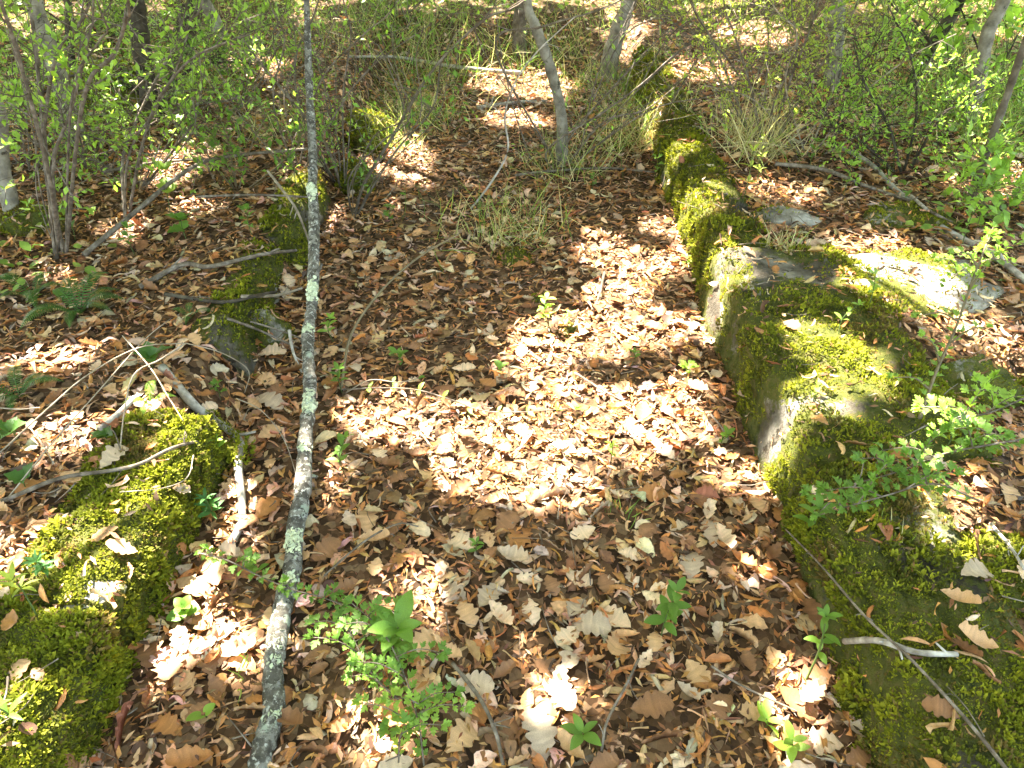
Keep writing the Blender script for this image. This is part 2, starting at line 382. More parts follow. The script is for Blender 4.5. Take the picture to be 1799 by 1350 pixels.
#           parent  x     y     w    h    len  rot   seed side cover
wall_l['kind'] = 'thing'
face = lambda P, N: np.where(np.abs(P[:, 0]) < .05, .06, 0.0)
worn = lambda P, N: face(P, N) + np.where((P[:, 0] > .13) & (P[:, 0] < .46), .105, 0.0)
for a in [(wall_r, .715, .80, .36, .24, 1.18, R(-.5), 1, 1, .74, 14000, .020, (lambda P, N: face(P, N) + np.where(P[:, 0] > .26, .08, 0.0))),
          (wall_r, .720, 1.96, .56, .24, 1.14, R(.2), 2, 1, .74, 12000, .017, worn),
          (wall_r, .728, 2.86, .27, .238, .66, R(.2), 3, 1, .86, 11000, .019, edge(.10, .20)),
          (wall_r, .736, 3.51, .25, .236, .64, R(0), 4, 1, .88, 9000, .020, edge(.10, .20)),
          (wall_r, .744, 4.16, .24, .236, .66, R(0), 5, 1, .84, 9000, .020, edge(.12, .18)),
          (wall_r, .746, 4.83, .24, .236, .68, R(1), 6, 1, .80, 7000, .022, None),
          (wall_l, -.862, .585, .31, .212, .80, R(-3), 7, -1, .90, 19000, .024, edge(.08, .25)),
          (wall_l, -.832, 1.30, .29, .205, .66, R(-3), 8, -1, .92, 17000, .023, edge(.10, .22)),
          (wall_l, -.880, 2.34, .20, .185, .72, R(1), 9, -1, .66, 9000, .018, edge(.12, .14)),
          (wall_l, -.86, 3.05, .20, .175, .68, R(0), 10, -1, .62, 8000, .018, edge(.12, .13))]:
    build_stone(a[0], 'stone', *a[1:9], a[9], a[10], a[11], fn=a[12])
# loose rocks beside the walls
def rock(name, label, u, v, z, sx, sy, sz, seed, cover, dens=9000, length=.016, rot=0.0, mat=None, bright=1.0):
    n, m = 22, 14
    th = np.linspace(0, 2 * np.pi, n, endpoint=False); ph = np.linspace(-.45, np.pi / 2 - .06, m)
    V = np.array([[math.cos(t) * math.cos(p), math.sin(t) * math.cos(p), math.sin(p)] for p in ph for t in th] + [[0, 0, 1]])
    V = np.sign(V) * np.abs(V) ** .72
    V = V * (1 + (fbm(V * 1.6 + seed * 5, seed, 4)[:, None] - .5) * .9) * np.array([sx, sy, sz])
    Q = np.array([[i * n + k, i * n + (k + 1) % n, (i + 1) * n + (k + 1) % n, (i + 1) * n + k] for i in range(m - 1) for k in range(n)])
    T = np.array([[(m - 1) * n + k, (m - 1) * n + (k + 1) % n, m * n] for k in range(n)])
    rr_ = np.random.default_rng(seed + 70); sz3 = np.array([sx, sy, sz])
    for _ in range(16):
        nrm = rr_.normal(size=3); nrm[2] = abs(nrm[2]); nrm /= np.linalg.norm(nrm); dd = (V / sz3) @ nrm; ex = np.maximum(0, dd - rr_.uniform(.72, .98)); V = V - (ex[:, None] * nrm[None]) * sz3
    p = at(u, v, z); p.z = max(float(gh(p.x, p.y)) - .01, z - .03 if sx < .08 and z > .15 else -9)
    V = V + (np.stack([fbm(V * 30 + seed, seed + 5, 3)] * 3, 1) - .5) * .015
    o = obj(name, make_mesh(name, V, [Q, T], mat or M_ROCK, np.stack([film(V, None, seed, cover)] * 3, 1)), loc=p)
    tag(o, label, 'rock', 'loose rocks beside the walls')
    g = grow_moss(V, Q, T, None, seed, dens, cover, length, None, bright)
    if g: tag(obj('moss', make_mesh('moss', g[0], [g[1], g[2]], M_MOSS, g[3]), o), kind='stuff')
    SURF.append((V + np.array(tuple(p)), Q)); return o
rock('rock', 'rounded bright mossy stone beside the grass at the far left of the path', 652, 262, .0, .12, .17, .24, 33, .93, 9000, .02)
rock('rock', 'lower mossy stone before the rounded bright one', 632, 330, .0, .10, .14, .14, 34, .7, 9000, .02)
rock('rock', 'pale sunlit rock patched with moss behind the wide block of the right wall', 1585, 500, .19, .36, .24, .045, 21, .55)
rock('rock', 'dark mossy rock in the shade right of the wide wall block', 1690, 690, .12, .17, .12, .11, 22, .55)
rock('rock', 'flat dark green mossy rock among the litter far right', 1600, 390, .2, .22, .12, .06, 23, .75)
rock('rock', 'grey weathered rock half buried in leaves at right', 1385, 385, .2, .16, .09, .05, 24, .15)
rock('rock', 'white stone glaring in the sun beside the left wall', 148, 1030, .208, .075, .055, .038, 25, .02)
rock('rock', 'rounded mossy boulder at the foot of the dark trunks, upper left', 205, 185, .2, .32, .22, .18, 26, .92, 6000, .025)
rock('rock', 'small mossy boulder at the far left edge', 45, 395, .2, .16, .10, .09, 27, .85, 7000, .02)
rock('rock', 'grey stone in the dark gap of the left wall', 470, 570, .08, .10, .08, .14, 28, .25)
rock('rock', 'low mossy stone showing through the leaves in the path centre', 905, 458, 0, .085, .06, .045, 29, .9, 9000, .016)
rock('rock', 'small moss lump beside the sunlit seedling on the path', 1003, 583, 0, .04, .045, .03, 30, .97, 16000, .014)
rock('rock', 'faint moss lump behind the sunlit seedling on the path', 948, 525, 0, .045, .045, .025, 31, .9, 14000, .014)
rock('rock', 'mossy stone at the bottom right corner, beside the right wall', 1770, 1010, .19, .14, .12, .06, 32, .8, 14000, .018)

# one surface tree for setting things down
_v = []; _f = []; _o = 0
for V, Q in SURF:
    _v.append(V); _f.append(Q + _o); _o += len(V)
BV = BVHTree.FromPolygons(np.concatenate(_v).tolist(), np.concatenate(_f).tolist())
def drop(x, y):
    h = BV.ray_cast(Vector((x, y, 8)), Vector((0, 0, -1)))
    return (h[0].z, h[1], h[2]) if h[0] else (0.0, Vector((0, 0, 1)), 0)
NG = len(GQ)
def on(u, v, lift=0.0):                             # where the sight line meets the ground or a stone
    h = BV.ray_cast(Vector((0, 0, CAM_H)), ray(u, v).normalized())
    p = h[0].copy() if h[0] else at(u, v, 0)
    return at(u, v, p.z + lift) if lift else p

# ------------------------------------------------------------------ leaf shapes (length 1 along +y, face +z)
def leaf_tmpl(kind, seed, rows=9, curl=.3, fold=.2, twist=.0, bend=.2):
    r = np.random.default_rng(seed)
    t = np.linspace(0, 1, rows)
    if kind == 'oak':
        nl = 4 + seed % 2; ph0 = r.uniform(.35, .65)
        env = .04 + .29 * np.sin(np.pi * t ** 1.2) ** .75
        lobe = np.abs(np.sin(np.pi * (nl * t ** .92 + ph0 - .5))) ** .7; dp = r.uniform(.38, .58)
        jit = lambda: 1 + .07 * r.normal(size=rows)
        wl = env * (1.12 - dp + dp * lobe) * jit(); wr = env * (1.12 - dp + dp * np.roll(lobe, r.integers(-1, 2))) * jit(); wl[-1] = wr[-1] = .06; wl[0] = wr[0] = .012
        shift = .035 * lobe
    elif kind == 'lance':
        env = (.11 + .06 * (seed % 3) / 2) * np.sin(np.pi * t ** .85) ** .8 + .005; wl = env * (1 + .1 * r.normal(size=rows)); wr = env * (1 + .1 * r.normal(size=rows)); shift = 0 * t
    elif kind == 'oval':
        env = .24 * np.sin(np.pi * (.04 + .93 * t) ** .95) ** .85; env = env * (1.1 if rows == 3 else 1); wl = wr = env; shift = 0 * t
    elif kind == 'round':
        env = .42 * np.sin(np.pi * (.06 + .90 * t) ** .8) ** .7; wl = wr = env; shift = 0 * t
    elif kind == 'haw':       # small three- to five-lobed leaf
        t = np.array([0, .22, .34, .50, .56, .74, .80, 1.0]); rows = 8
        env = np.array([.02, .05, .30, .40, .15, .27, .13, .07]); wl = env * (1 + .1 * r.normal(size=8)); wr = env * (1 + .1 * r.normal(size=8)); shift = np.array([0, .0, .03, .14, -.03, .10, 0, 0])
    elif kind == 'ivy':
        t = np.array([0, .12, .22, .38, .48, .62, 1.0]); rows = 7
        wl = wr = np.array([.02, .34, .50, .30, .40, .24, .02]); shift = np.array([0, -.08, .0, .05, .08, .05, 0])
    c1, c2 = curl * (1 + .5 * r.normal()), fold * (1 + .5 * r.normal())
    V = []
    ph = r.random() * 6
    for k in range(rows):
        y = t[k]; zc = bend * (y - .5) ** 2 * r.uniform(.9, 1.1) + .05 * math.sin(ph + 5 * y) * curl
        def side(wd, sg):
            # edge rolls up by c1 (radians-ish), v-fold c2
            a = c1 * 2.2 * (1 if sg > 0 else .8); w = wd
            if abs(a) > .05:
                rr = w / a; return np.array([sg * rr * math.sin(a), y + (shift[k]), zc + rr * (1 - math.cos(a)) + w * c2])
            return np.array([sg * w, y + shift[k], zc + w * c2])
        V += [side(wl[k], -1), np.array([twist * (y - .5) ** 2, y, zc]), side(wr[k], 1)]
    V = np.array(V); V[:, 1] -= .0
    Q = np.array([[3 * k + j, 3 * k + j + 1, 3 * k + j + 4, 3 * k + j + 3] for k in range(rows - 1) for j in (0, 1)])
    return V, Q, np.zeros((0, 3), int)

# ------------------------------------------------------------------ litter: the mass of dead leaves
PAL = {'pale': lin('cab292'), 'grey': lin('ae9c82'), 'tan': lin('b8966c'), 'rust': lin('a0703f'), 'brown': lin('836040'), 'dark': lin('54402e'), 'red': lin('8f5c48'), 'orange': lin('b48448')}
def pick(n, names, w):
    k = rng.choice(len(names), n, p=np.array(w) / sum(w)); C = np.array([PAL[x] for x in names])[k]
    return C * np.array([1.10, 1.01, 1.0]) * (.8 + .4 * rng.random((n, 1))) * (1 + .08 * rng.normal(size=(n, 3)))
def torn(t, seed):                                   # a leaf with a bite or a broken tip
    r = np.random.default_rng(seed); V, Q, T = t; V = V.copy(); n = len(V) // 3; k = r.integers(n // 3, n - 1); sd = r.choice([0, 2])
    for j in range(k, min(k + r.integers(2, 5), n)): V[3 * j + sd] = V[3 * j + 1] * .8 + V[3 * j + sd] * .2
    return V, (Q[:2 * r.integers(n // 2, n - 2)] if r.random() < .5 else Q), T
OAKS = [leaf_tmpl('oak', s, 11, curl=.12 + .5 * (s % 4) / 2, fold=.14, twist=.25 * ((s % 5) - 2), bend=.5 * ((s % 4) - 1.2)) for s in range(14)]
OAKS += [torn(OAKS[k], k + 5) for k in range(10)]
LANS = [leaf_tmpl('lance', s, 5, curl=[.2, .6, 1.0, 1.3][s % 4], fold=.15, twist=.6 * ((s % 5) - 2), bend=.5 * ((s % 3) - .6)) for s in range(24)]
CRUMB = [(np.array([[0, 0, 0], [.14 + .03 * s, .4, .1], [0, 1, .05 * s], [-.12, .55, .12]]), np.array([[0, 1, 2, 3]]), np.zeros((0, 3), int)) for s in range(4)]
def grassy(x, y): return np.clip(sstep(4.9, 6.4, y) * .85 + sstep(3.6, 5.2, y) * sstep(1.2, 2.2, np.abs(x)) * .45, 0, .92)
def litter_points(n, x0, x1, y0, y1, keepfn):
    x = rng.uniform(x0, x1, n); y = rng.uniform(y0, y1, n); k = rng.random(n) < keepfn(x, y); return x[k], y[k]
def view_w(x, y, m=.6):                               # a little wider than what the frame takes in
    return (np.abs(x) < .62 * y + .75 + m)
def place(x, y, tilt, lift):
    n = len(x); P = np.zeros((n, 3)); N = np.zeros((n, 3)); st = np.zeros(n, bool)
    for i in range(n):
        z, nn, idx = drop(x[i], y[i]); P[i] = (x[i], y[i], z); N[i] = nn; st[i] = idx is not None and idx >= NG
    N = N + rng.normal(0, tilt, (n, 3)); N[:, 2] = np.abs(N[:, 2]) + .25
    P[:, 2] += lift
    return P, N, st
def vein(t):                                          # lighter midrib and side veins, darker rim
    if len(t[0]) % 3: return np.ones(len(t[0]))
    n = len(t[0]) // 3; k = np.arange(n); row = 1 + .035 * np.where(k % 2, 1, -1); return np.stack([row * .86, np.full(n, 1.16), row * .90], 1).ravel()
def litter(tmpls, x, y, size, tilt, lift, colr, parts, on_stone):
    P, N, st = place(x, y, tilt, lift)
    keep = ~st | (rng.random(len(x)) < on_stone); P, N, size, colr = P[keep], N[keep], size[keep], colr[keep]
    Rm = basis(N, rng.random(len(P)) * 6.283); kk = rng.integers(0, len(tmpls), len(P))
    flip = rng.random(len(P)) < .35; Rm[flip] = Rm[flip] * np.array([-1, 1, -1])
    for k in range(len(tmpls)):
        s = kk == k
        if s.any(): parts.append(scatter(tmpls[k], Rm[s], size[s], P[s] - Rm[s][:, :, 1] * size[s][:, None] * .5, colr[s], vein(tmpls[k])))
parts = []
dens = lambda x, y: np.where(view_w(x, y), 1.0, .25) * (1 - grassy(x, y)) * np.clip(1.15 - .07 * y, .4, 1)
x, y = litter_points(60000, -5, 5, .3, 7.5, dens); n = len(x)
litter(LANS, x, y, rng.uniform(.022, .066, n), .24, .002 + rng.random(n) * .022, pick(n, ['rust', 'tan', 'brown', 'dark', 'orange', 'pale', 'grey'], [3, 5, 3, 1, 3, 2.5, 1.5]), parts, .22)
x, y = litter_points(14500, -5, 5, .3, 7.5, dens); n = len(x)
litter(OAKS, x, y, rng.uniform(.03, .075, n), .20, .004 + rng.random(n) * .022, pick(n, ['pale', 'grey', 'tan', 'brown', 'rust', 'dark'], [2.5, 2.5, 4, 3, 2.5, 1]), parts, .10)
x, y = litter_points(85000, -3.2, 3.2, .3, 5.5, dens); n = len(x)
litter(CRUMB, x, y, rng.uniform(.010, .036, n), .25, .004 + rng.random(n) * .024, pick(n, ['rust', 'brown', 'dark', 'orange', 'tan'], [3, 4, 3, 2, 2]), parts, .14)
x, y = litter_points(3000, -14, 14, 5, 22, lambda x, y: .5 + 0 * x); n = len(x)
litter(LANS, x, y, rng.uniform(.08, .16, n), .35, rng.random(n) * .03, pick(n, ['pale', 'tan', 'brown', 'rust'], [3, 3, 2, 2]), parts, .2)
V, Q, T, C = joinc(parts)
tag(obj('leaf_litter', make_mesh('leaf_litter', V, [Q, T], M_DRY, C)), 'deep litter of dry brown oak and chestnut leaves covering path and banks', 'leaf litter', kind='stuff')

# ------------------------------------------------------------------ single fallen oak leaves that can be told apart
BIG = {}
def big_leaf_mesh(colour, var):
    k = (colour, var)
    if k not in BIG:
        V, Q, T = leaf_tmpl('oak', 200 + var, 19, curl=[.15, .4, .7, .25, .95, .5][var % 6], fold=.16, twist=.15 * (var % 5 - 2), bend=.6 * (var % 3 - .8))
        st = np.array([[-.008, -.16, .02], [.008, -.16, .02]]); b = len(V)
        V = np.concatenate([V, st]); T = np.array([[b, b + 1, 1]])
        c = np.repeat(PAL[colour][None] * np.array([1.08, 1.01, .98]), len(V), 0) * (.9 + .2 * rng.random()); c[:57] *= vein((V[:57],))[:, None] * (1 + .10 * rng.normal(size=(57, 1)))
        BIG[k] = make_mesh('oak_leaf', V, [Q, T], M_DRY, c)
    return BIG[k]
def put_leaf(x, y, size, colour, var, label, group, ang=None, tilt=.16, lift=.03):
    z, n, _ = drop(x, y); N = np.array([tuple(n)]) + rng.normal(0, tilt, (1, 3)); N[0, 2] = abs(N[0, 2]) + .3
    B = basis(N, np.array([rng.random() * 6.28 if ang is None else ang]))[0]
    m = Matrix(B.tolist()).to_4x4() @ Matrix.Scale(size, 4); m.translation = Vector((x, y, z + lift)) - Vector(B[:, 1]) * size * .5
    return tag(obj('oak_leaf', big_leaf_mesh(colour, var), mw=m), label, 'leaf', group)
special = [(985, 1232, .105, 'pale', 1, 'pale oak leaf spotlit by the sun near the bottom centre'), (1240, 880, .085, 'red', 0, 'reddish dead leaf at the foot of the right wall'),
           (1268, 962, .115, 'pale', 2, 'large cream oak leaf propped against the right wall foot'), (948, 1300, .13, 'grey', 3, 'long olive grey oak leaf lying at the bottom edge of the path'),
           (970, 885, .12, 'pale', 4, 'cream oak leaf with ragged lobes in the middle of the path'), (1216, 695, .11, 'pale', 5, 'pair of pale overlapping oak leaves below the wide wall block'),
           (480, 630, .12, 'pale', 0, 'pale oak leaf beside the lichened pole below the left wall gap'), (475, 715, .13, 'grey', 3, 'big pale leaf left of the lichened pole at mid length'),
           (225, 1290, .12, 'red', 4, 'purplish brown oak leaf at the foot of the left wall, bottom left'), (1700, 1140, .13, 'tan', 2, 'tan oak leaf with deep lobes on the right bank, lower right'),
           (1420, 1230, .11, 'pale', 5, 'curled cream leaf lit by the sun at the right wall base'), (815, 660, .10, 'pale', 1, 'broad buff oak leaf just left of the sunlit path patch'),
           (205, 815, .13, 'grey', 0, 'grey dead leaf under a twig on the left bank'), (660, 960, .10, 'tan', 2, 'tan oak leaf right of the pole, below the sunny patch'),
           (1035, 1110, .12, 'grey', 3, 'long greyish leaf standing among curled litter, lower centre'), (860, 760, .10, 'pale', 4, 'sun bleached oak leaf inside the bright band across the path')]
for (u, v, sz, c, var, lab) in special:
    p = on(u, v); put_leaf(p.x, p.y, sz * (.82 if p.z < .1 else .66), c, var, lab, None, tilt=.12, lift=.03)
CN = {'pale': 'pale buff', 'grey': 'greyish', 'tan': 'tan', 'rust': 'rusty', 'brown': 'dull brown'}
def single_leaves(total):
    cnt = tries = 0; used = []
    while cnt < total and tries < 6000:
        tries += 1
        u, v = random.uniform(0, 1799), 430 + 930 * random.random() ** .8
        p = on(u, v); z, nn, idx = drop(p.x, p.y)
        if idx is not None and idx >= NG and random.random() < .85: continue
        if any((p.x - a) ** 2 + (p.y - b) ** 2 < .0030 for a, b in used): continue
        used.append((p.x, p.y))
        lx, ly, ph = min(LAND, key=lambda l: (l[0] - p.x) ** 2 + (l[1] - p.y) ** 2)
        where = 'left of' if p.x < lx - .07 else ('right of' if p.x > lx + .07 else ('just beyond' if p.y > ly else 'just in front of'))
        c = random.choice(['pale', 'grey', 'tan', 'tan', 'rust', 'brown', 'brown'])
        put_leaf(p.x, p.y, random.uniform(.045, .085) * (1.12 if v > 850 else 1) * (1 if p.z < .1 else .82), c, random.randrange(8), '%s fallen oak leaf %s %s' % (CN[c], where, ph), 'fallen oak leaves %s' % ph, lift=random.uniform(.012, .03)); cnt += 1

# ------------------------------------------------------------------ dapple: where gaps in the crowns let the sun through (ground positions)
GAPS = [(1010,600,120,38),(1085,545,45,36),(930,645,60,22),(1175,590,55,26),(1110,735,105,40),(1000,715,80,28),(1150,770,70,28),(710,740,58,36),(820,745,40,16),(950,790,60,22),(1040,805,60,20),
 (830,855,40,22),(970,885,38,20),(740,1060,38,20),(985,1235,34,28),(640,1290,45,22),(480,1125,40,34),(1400,1225,45,40),(1370,1330,38,25),(1300,835,34,24),
 (1218,695,28,24),(1130,470,60,22),(1060,440,36,20),(1160,400,32,16),(715,285,42,26),(745,312,26,14),(880,150,50,14),(955,158,40,18),(905,212,50,10),(1370,340,55,13),(1590,490,95,32),(1530,440,60,18),
 (1500,650,65,42),(1450,600,48,32),(1420,700,50,26),(1290,490,25,14),(1270,445,36,22),(1235,340,32,22),(1740,610,42,18),(1390,765,22,22),(1690,880,45,20),(1715,950,45,26),(335,775,55,32),(310,850,36,26),
 (255,1000,55,60),(155,1025,30,22),(70,970,55,46),(120,760,55,22),(100,640,55,20),(50,1300,55,40),(330,270,35,16),(290,310,45,14),(225,410,22,9),(350,372,28,9),(560,395,18,32),(120,490,28,8),
 (1150,215,30,14),(1190,270,26,14),(1240,130,60,22),(1330,60,70,20),(450,120,50,14),(650,205,45,30),(1720,330,40,16),(1770,300,30,20),(1110,60,30,24),(240,720,24,10),(1320,1010,18,12),(560,860,14,26)]
GC = []
for (u, v, ru, rv) in GAPS:
    p = on(u, v); q = at(u, v - rv, p.z); q2 = at(u + ru, v, p.z); g0 = p - SUN * (p.z / SUN.z)      # carried down the sun's rays to level zero
    GC.append((g0.x, g0.y, abs(q2.x - p.x), abs(q.y - p.y)))
GC = np.array(GC)
def openness(gx_, gy_, pad=.084):
    wx = (fb2(gx_, gy_, 7, 71, 3) - .5) * .10; wy = (fb2(gx_, gy_, 7, 72, 3) - .5) * .10
    X, Y = gx_ + wx, gy_ + wy
    d = np.min(np.sqrt(((X[:, None] - GC[None, :, 0]) / (GC[None, :, 2] + pad)) ** 2 + ((Y[:, None] - GC[None, :, 1]) / (GC[None, :, 3] + pad)) ** 2), 1)
    o = 1 - sstep(.80, 1.15, d)
    f = fb2(gx_, gy_, 3.4, 91, 3); far = sstep(4.8, 6.5, gy_) + sstep(2.2, 3.5, np.abs(gx_))
    return np.maximum(o, sstep(.63 - .19 * np.clip(far, 0, 1), .68 - .19 * np.clip(far, 0, 1), f) * np.clip(.03 + far, 0, 1))

# ------------------------------------------------------------------ trees (trunk, limbs, crown)
TREES = [  # material, width px at base, [(u, v) from the base up], label
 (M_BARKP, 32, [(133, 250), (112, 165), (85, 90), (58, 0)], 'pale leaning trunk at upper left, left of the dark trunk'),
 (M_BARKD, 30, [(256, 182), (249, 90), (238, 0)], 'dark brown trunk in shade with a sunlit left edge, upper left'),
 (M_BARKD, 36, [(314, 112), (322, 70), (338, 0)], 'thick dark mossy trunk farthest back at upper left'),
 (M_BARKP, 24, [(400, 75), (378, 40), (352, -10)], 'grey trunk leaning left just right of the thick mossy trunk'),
 (M_BARKP, 26, [(8, 378), (3, 290), (-6, 190)], 'sunlit white trunk cut by the left edge of the picture'),
 (M_BARKP, 19, [(984, 292), (988, 230), (980, 170), (962, 105), (940, 45), (926, 0)], 'slender curved sapling growing in the middle of the path'),
 (M_BARKP, 30, [(1066, 140), (1072, 105), (1088, 50), (1106, -5)], 'pale lichened trunk at the top behind the right wall end'),
 (M_BARKB, 24, [(915, 92), (912, 50), (918, 0)], 'brown trunk with a mossy foot at the top centre'),
 (M_BARKP, 27, [(1465, 158), (1467, 90), (1474, 0)], 'pale trunk hidden behind the leafy shrub at upper right'),
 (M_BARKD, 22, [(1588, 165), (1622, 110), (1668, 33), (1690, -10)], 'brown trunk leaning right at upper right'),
 (M_BARKP, 23, [(1709, 222), (1720, 140), (1737, 55), (1762, 5)], 'pale grey trunk with a kink near the right edge'),
 (M_BARKB, 13, [(1703, 365), (1735, 262), (1766, 178), (1805, 65)], 'thin dark stem slanting across the right edge'),
 (M_BARKD, 12, [(120, 130), (121, 60), (118, 0)], 'thin black stem between the two leftmost leaning trunks')]
tops = []; troot = []
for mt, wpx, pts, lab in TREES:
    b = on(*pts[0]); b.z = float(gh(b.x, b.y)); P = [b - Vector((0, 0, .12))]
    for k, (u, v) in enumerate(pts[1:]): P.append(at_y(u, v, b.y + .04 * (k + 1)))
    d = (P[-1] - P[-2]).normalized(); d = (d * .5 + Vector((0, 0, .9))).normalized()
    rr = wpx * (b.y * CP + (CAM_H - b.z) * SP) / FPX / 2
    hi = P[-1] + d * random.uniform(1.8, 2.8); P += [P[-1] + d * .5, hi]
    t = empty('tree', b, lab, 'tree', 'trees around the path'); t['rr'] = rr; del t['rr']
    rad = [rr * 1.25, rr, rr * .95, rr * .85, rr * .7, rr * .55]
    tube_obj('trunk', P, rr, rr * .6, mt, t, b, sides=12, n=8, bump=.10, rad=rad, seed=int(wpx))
    tops.append(hi); troot.append((t, b, rr, mt))
tops_a = np.array([tuple(p) for p in tops])
# crowns: unseen leaves in the volume above, gaps shaped to drop the sun patches
NCAN = 95000
cz = rng.uniform(3.2, 7.0, NCAN); ux = rng.uniform(-6.5, 6.5, NCAN); uy = rng.uniform(-1.5, 11, NCAN)
clx = np.stack([ux + SUN.x / SUN.z * cz, uy + SUN.y / SUN.z * cz, cz], 1)
keep = rng.random(NCAN) > openness(ux, uy)
clump = fbm(clx * .9, 33, 3); keep &= rng.random(NCAN) < sstep(.22, .5, clump) + .55
CPts = clx[keep]; CS = rng.uniform(.14, .23, len(CPts))
NO = 30000; ox = rng.uniform(-17, 15, NO); oy = rng.uniform(-12, 22, NO); oz = rng.uniform(3.0, 7.5, NO)      # unseen outer crown leaves, added all round to screen the blue sky
gxo, gyo = ox - SUN.x / SUN.z * oz, oy - SUN.y / SUN.z * oz
ko = ~((np.abs(gxo) < 6.6) & (gyo > -1.6) & (gyo < 11.2)) & (fbm(np.stack([ox, oy, oz], 1) * .8, 37, 3) > .40)
CPts = np.concatenate([CPts, np.stack([ox, oy, oz], 1)[ko]]); CS = np.concatenate([CS, rng.uniform(.28, .42, ko.sum())]); n = len(CPts)
own = np.argmin(((CPts[:, None, :2] - tops_a[None, :11, :2]) ** 2).sum(2), 1)
LEAF2 = (np.array([[0, -.5, 0], [.33, -.12, .04], [.26, .25, .06], [0, .5, 0], [-.26, .25, .06], [-.33, -.12, .04]]), np.array([[0, 1, 2, 3], [0, 3, 4, 5]]), np.zeros((0, 3), int))
gcol = lambda n, a=lin('66782e'), b=lin('98a04a'): a * (1 - (t := rng.random((n, 1)))) + b * t
for k, (t, b, rr, mt) in enumerate(troot):
    top = tops[k]
    sel = np.where(own == k)[0] if k < 11 else []
    limbs = []
    if len(sel) > 10:
        for j in rng.choice(sel, min(5, len(sel)), replace=False):
            q = Vector(CPts[j]); mid = (top + q) / 2 + Vector((0, 0, .25)); limbs.append(tube([top - Vector((0, 0, random.uniform(.1, .7))), mid, q], min(rr * .45, .010), .003, 5, 4, .1, int(j)))
        v_, q_, t_ = join(limbs)
        obj('limbs', make_mesh('limbs', v_ - np.array(tuple(b)), [q_, t_], mt), t)
        Pn = CPts[sel]; m = len(sel); Nn = rng.normal(0, .5, (m, 3)) + np.array(tuple(SUN)) * 1.0
        V, Q, T, C = scatter(LEAF2, basis(Nn, rng.random(m) * 6.28), CS[sel], Pn, gcol(m) * .8)
        tag(obj('crown', make_mesh('crown', V - np.array(tuple(b)), [Q], M_GREEN, C), t), kind='stuff')

# ------------------------------------------------------------------ green leaves as shared meshes
GM = {}
TONES = {'mid': lin('6a8c36'), 'bright': lin('8fae46'), 'deep': lin('4a6c2c'), 'yellow': lin('a6b44a'), 'blue': lin('527c40')}
def gmesh(kind, tone, var=0):
    k = (kind, tone, var)
    if k not in GM:
        V, Q, T = leaf_tmpl(kind, 300 + var * 7, 7, curl=.12, fold=.18, bend=-.25 - .1 * var)
        if kind in ('oval', 'round', 'lance'): V = V * np.array([1, 1, 1])
        GM[k] = make_mesh('leaf', V, [Q], M_GREEN, np.repeat((TONES[tone] * (.85 + .12 * var))[None], len(V), 0))
    return GM[k]
def frame(pos, d, up, size):
    y = Vector(d).normalized(); x = y.cross(Vector(up)); x = x.normalized() if x.length > 1e-4 else Vector((1, 0, 0)); z = x.cross(y)
    m = Matrix((x, y, z)).transposed().to_4x4() @ Matrix.Scale(size, 4); m.translation = pos; return m
def leaf(parent, base, kind, tone, pos, d, up, size):
    o = obj('leaf', gmesh(kind, tone, random.randrange(3)), parent); o.matrix_basis = frame(Vector(pos) - base, d, up, size); return o
def rv(s=1.0): return Vector((random.gauss(0, s), random.gauss(0, s), random.gauss(0, s)))
LAND = []                                              # (x, y, phrase) landmarks for describing fallen leaves
def seedling(label, u, v, h, whorls, size, kind='oval', tone='mid', lean=(0, 0), per=2, top=4, thin=.0016, name='seedling', cat='seedling', phrase=None, group='green seedlings in the leaf litter'):
    b = on(u, v); t = empty(name, b, label, cat, group)
    tip = b + Vector((lean[0], lean[1], h)); mid = (b + tip) / 2 + Vector((random.gauss(0, .1 * h), random.gauss(0, .1 * h), 0))
    L = catmull([b - Vector((0, 0, .02)), mid, tip], 8)
    tube_obj('stem', [b - Vector((0, 0, .02)), mid, tip], thin * 1.3, thin * .7, M_STEM, t, b, sides=5, n=4)
    a0 = random.random() * 6
    for k in range(whorls):
        f = .35 + .6 * (k + 1) / (whorls + 1) if whorls > 1 else .6
        p = L[min(int(f * (len(L) - 1)), len(L) - 1)]
        for j in range(per):
            a = a0 + k * 1.57 + j * 2 * math.pi / per + random.gauss(0, .2)
            d = Vector((math.cos(a), math.sin(a), random.uniform(.05, .5))); leaf(t, b, kind, tone, p, d, Vector((0, 0, 1)) + rv(.2), size * random.uniform(.75, 1.1))
    for j in range(top):
        a = a0 + .8 + j * 2 * math.pi / top + random.gauss(0, .2)
        leaf(t, b, kind, tone, tip, Vector((math.cos(a), math.sin(a), random.uniform(.2, .7))), Vector((0, 0, 1)) + rv(.2), size * random.uniform(.6, 1.0))
    if phrase: LAND.append((b.x, b.y, phrase))
    return t
seedling('sunlit seedling with pale green oval leaves in the middle of the path', 972, 582, .13, 4, .045, tone='bright', lean=(-.03, .02), top=4, phrase='the sunlit seedling in the path centre')
seedling('second leafy shoot leaning right beside the sunlit path seedling', 985, 580, .07, 2, .036, tone='bright', lean=(.03, 0))
seedling('large leaved seedling with glossy oval leaves at bottom centre left', 712, 1195, .19, 2, .085, tone='mid', lean=(0, .01), top=6, thin=.0025, phrase='the large leaved seedling')
seedling('bushy seedling with small oval leaves, lower centre right of the path', 1160, 1125, .15, 5, .05, tone='mid', lean=(.025, .03), phrase='the bushy seedling at lower centre')
seedling('low five leaved seedling at the bottom edge, centre right', 1022, 1302, .035, 0, .055, tone='mid', top=5, phrase='the five leaved seedling')
seedling('tiny seedling with two heart shaped leaves near the bottom left wall', 365, 1268, .03, 0, .045, 'round', 'bright', top=2, phrase='the tiny two leaved seedling')
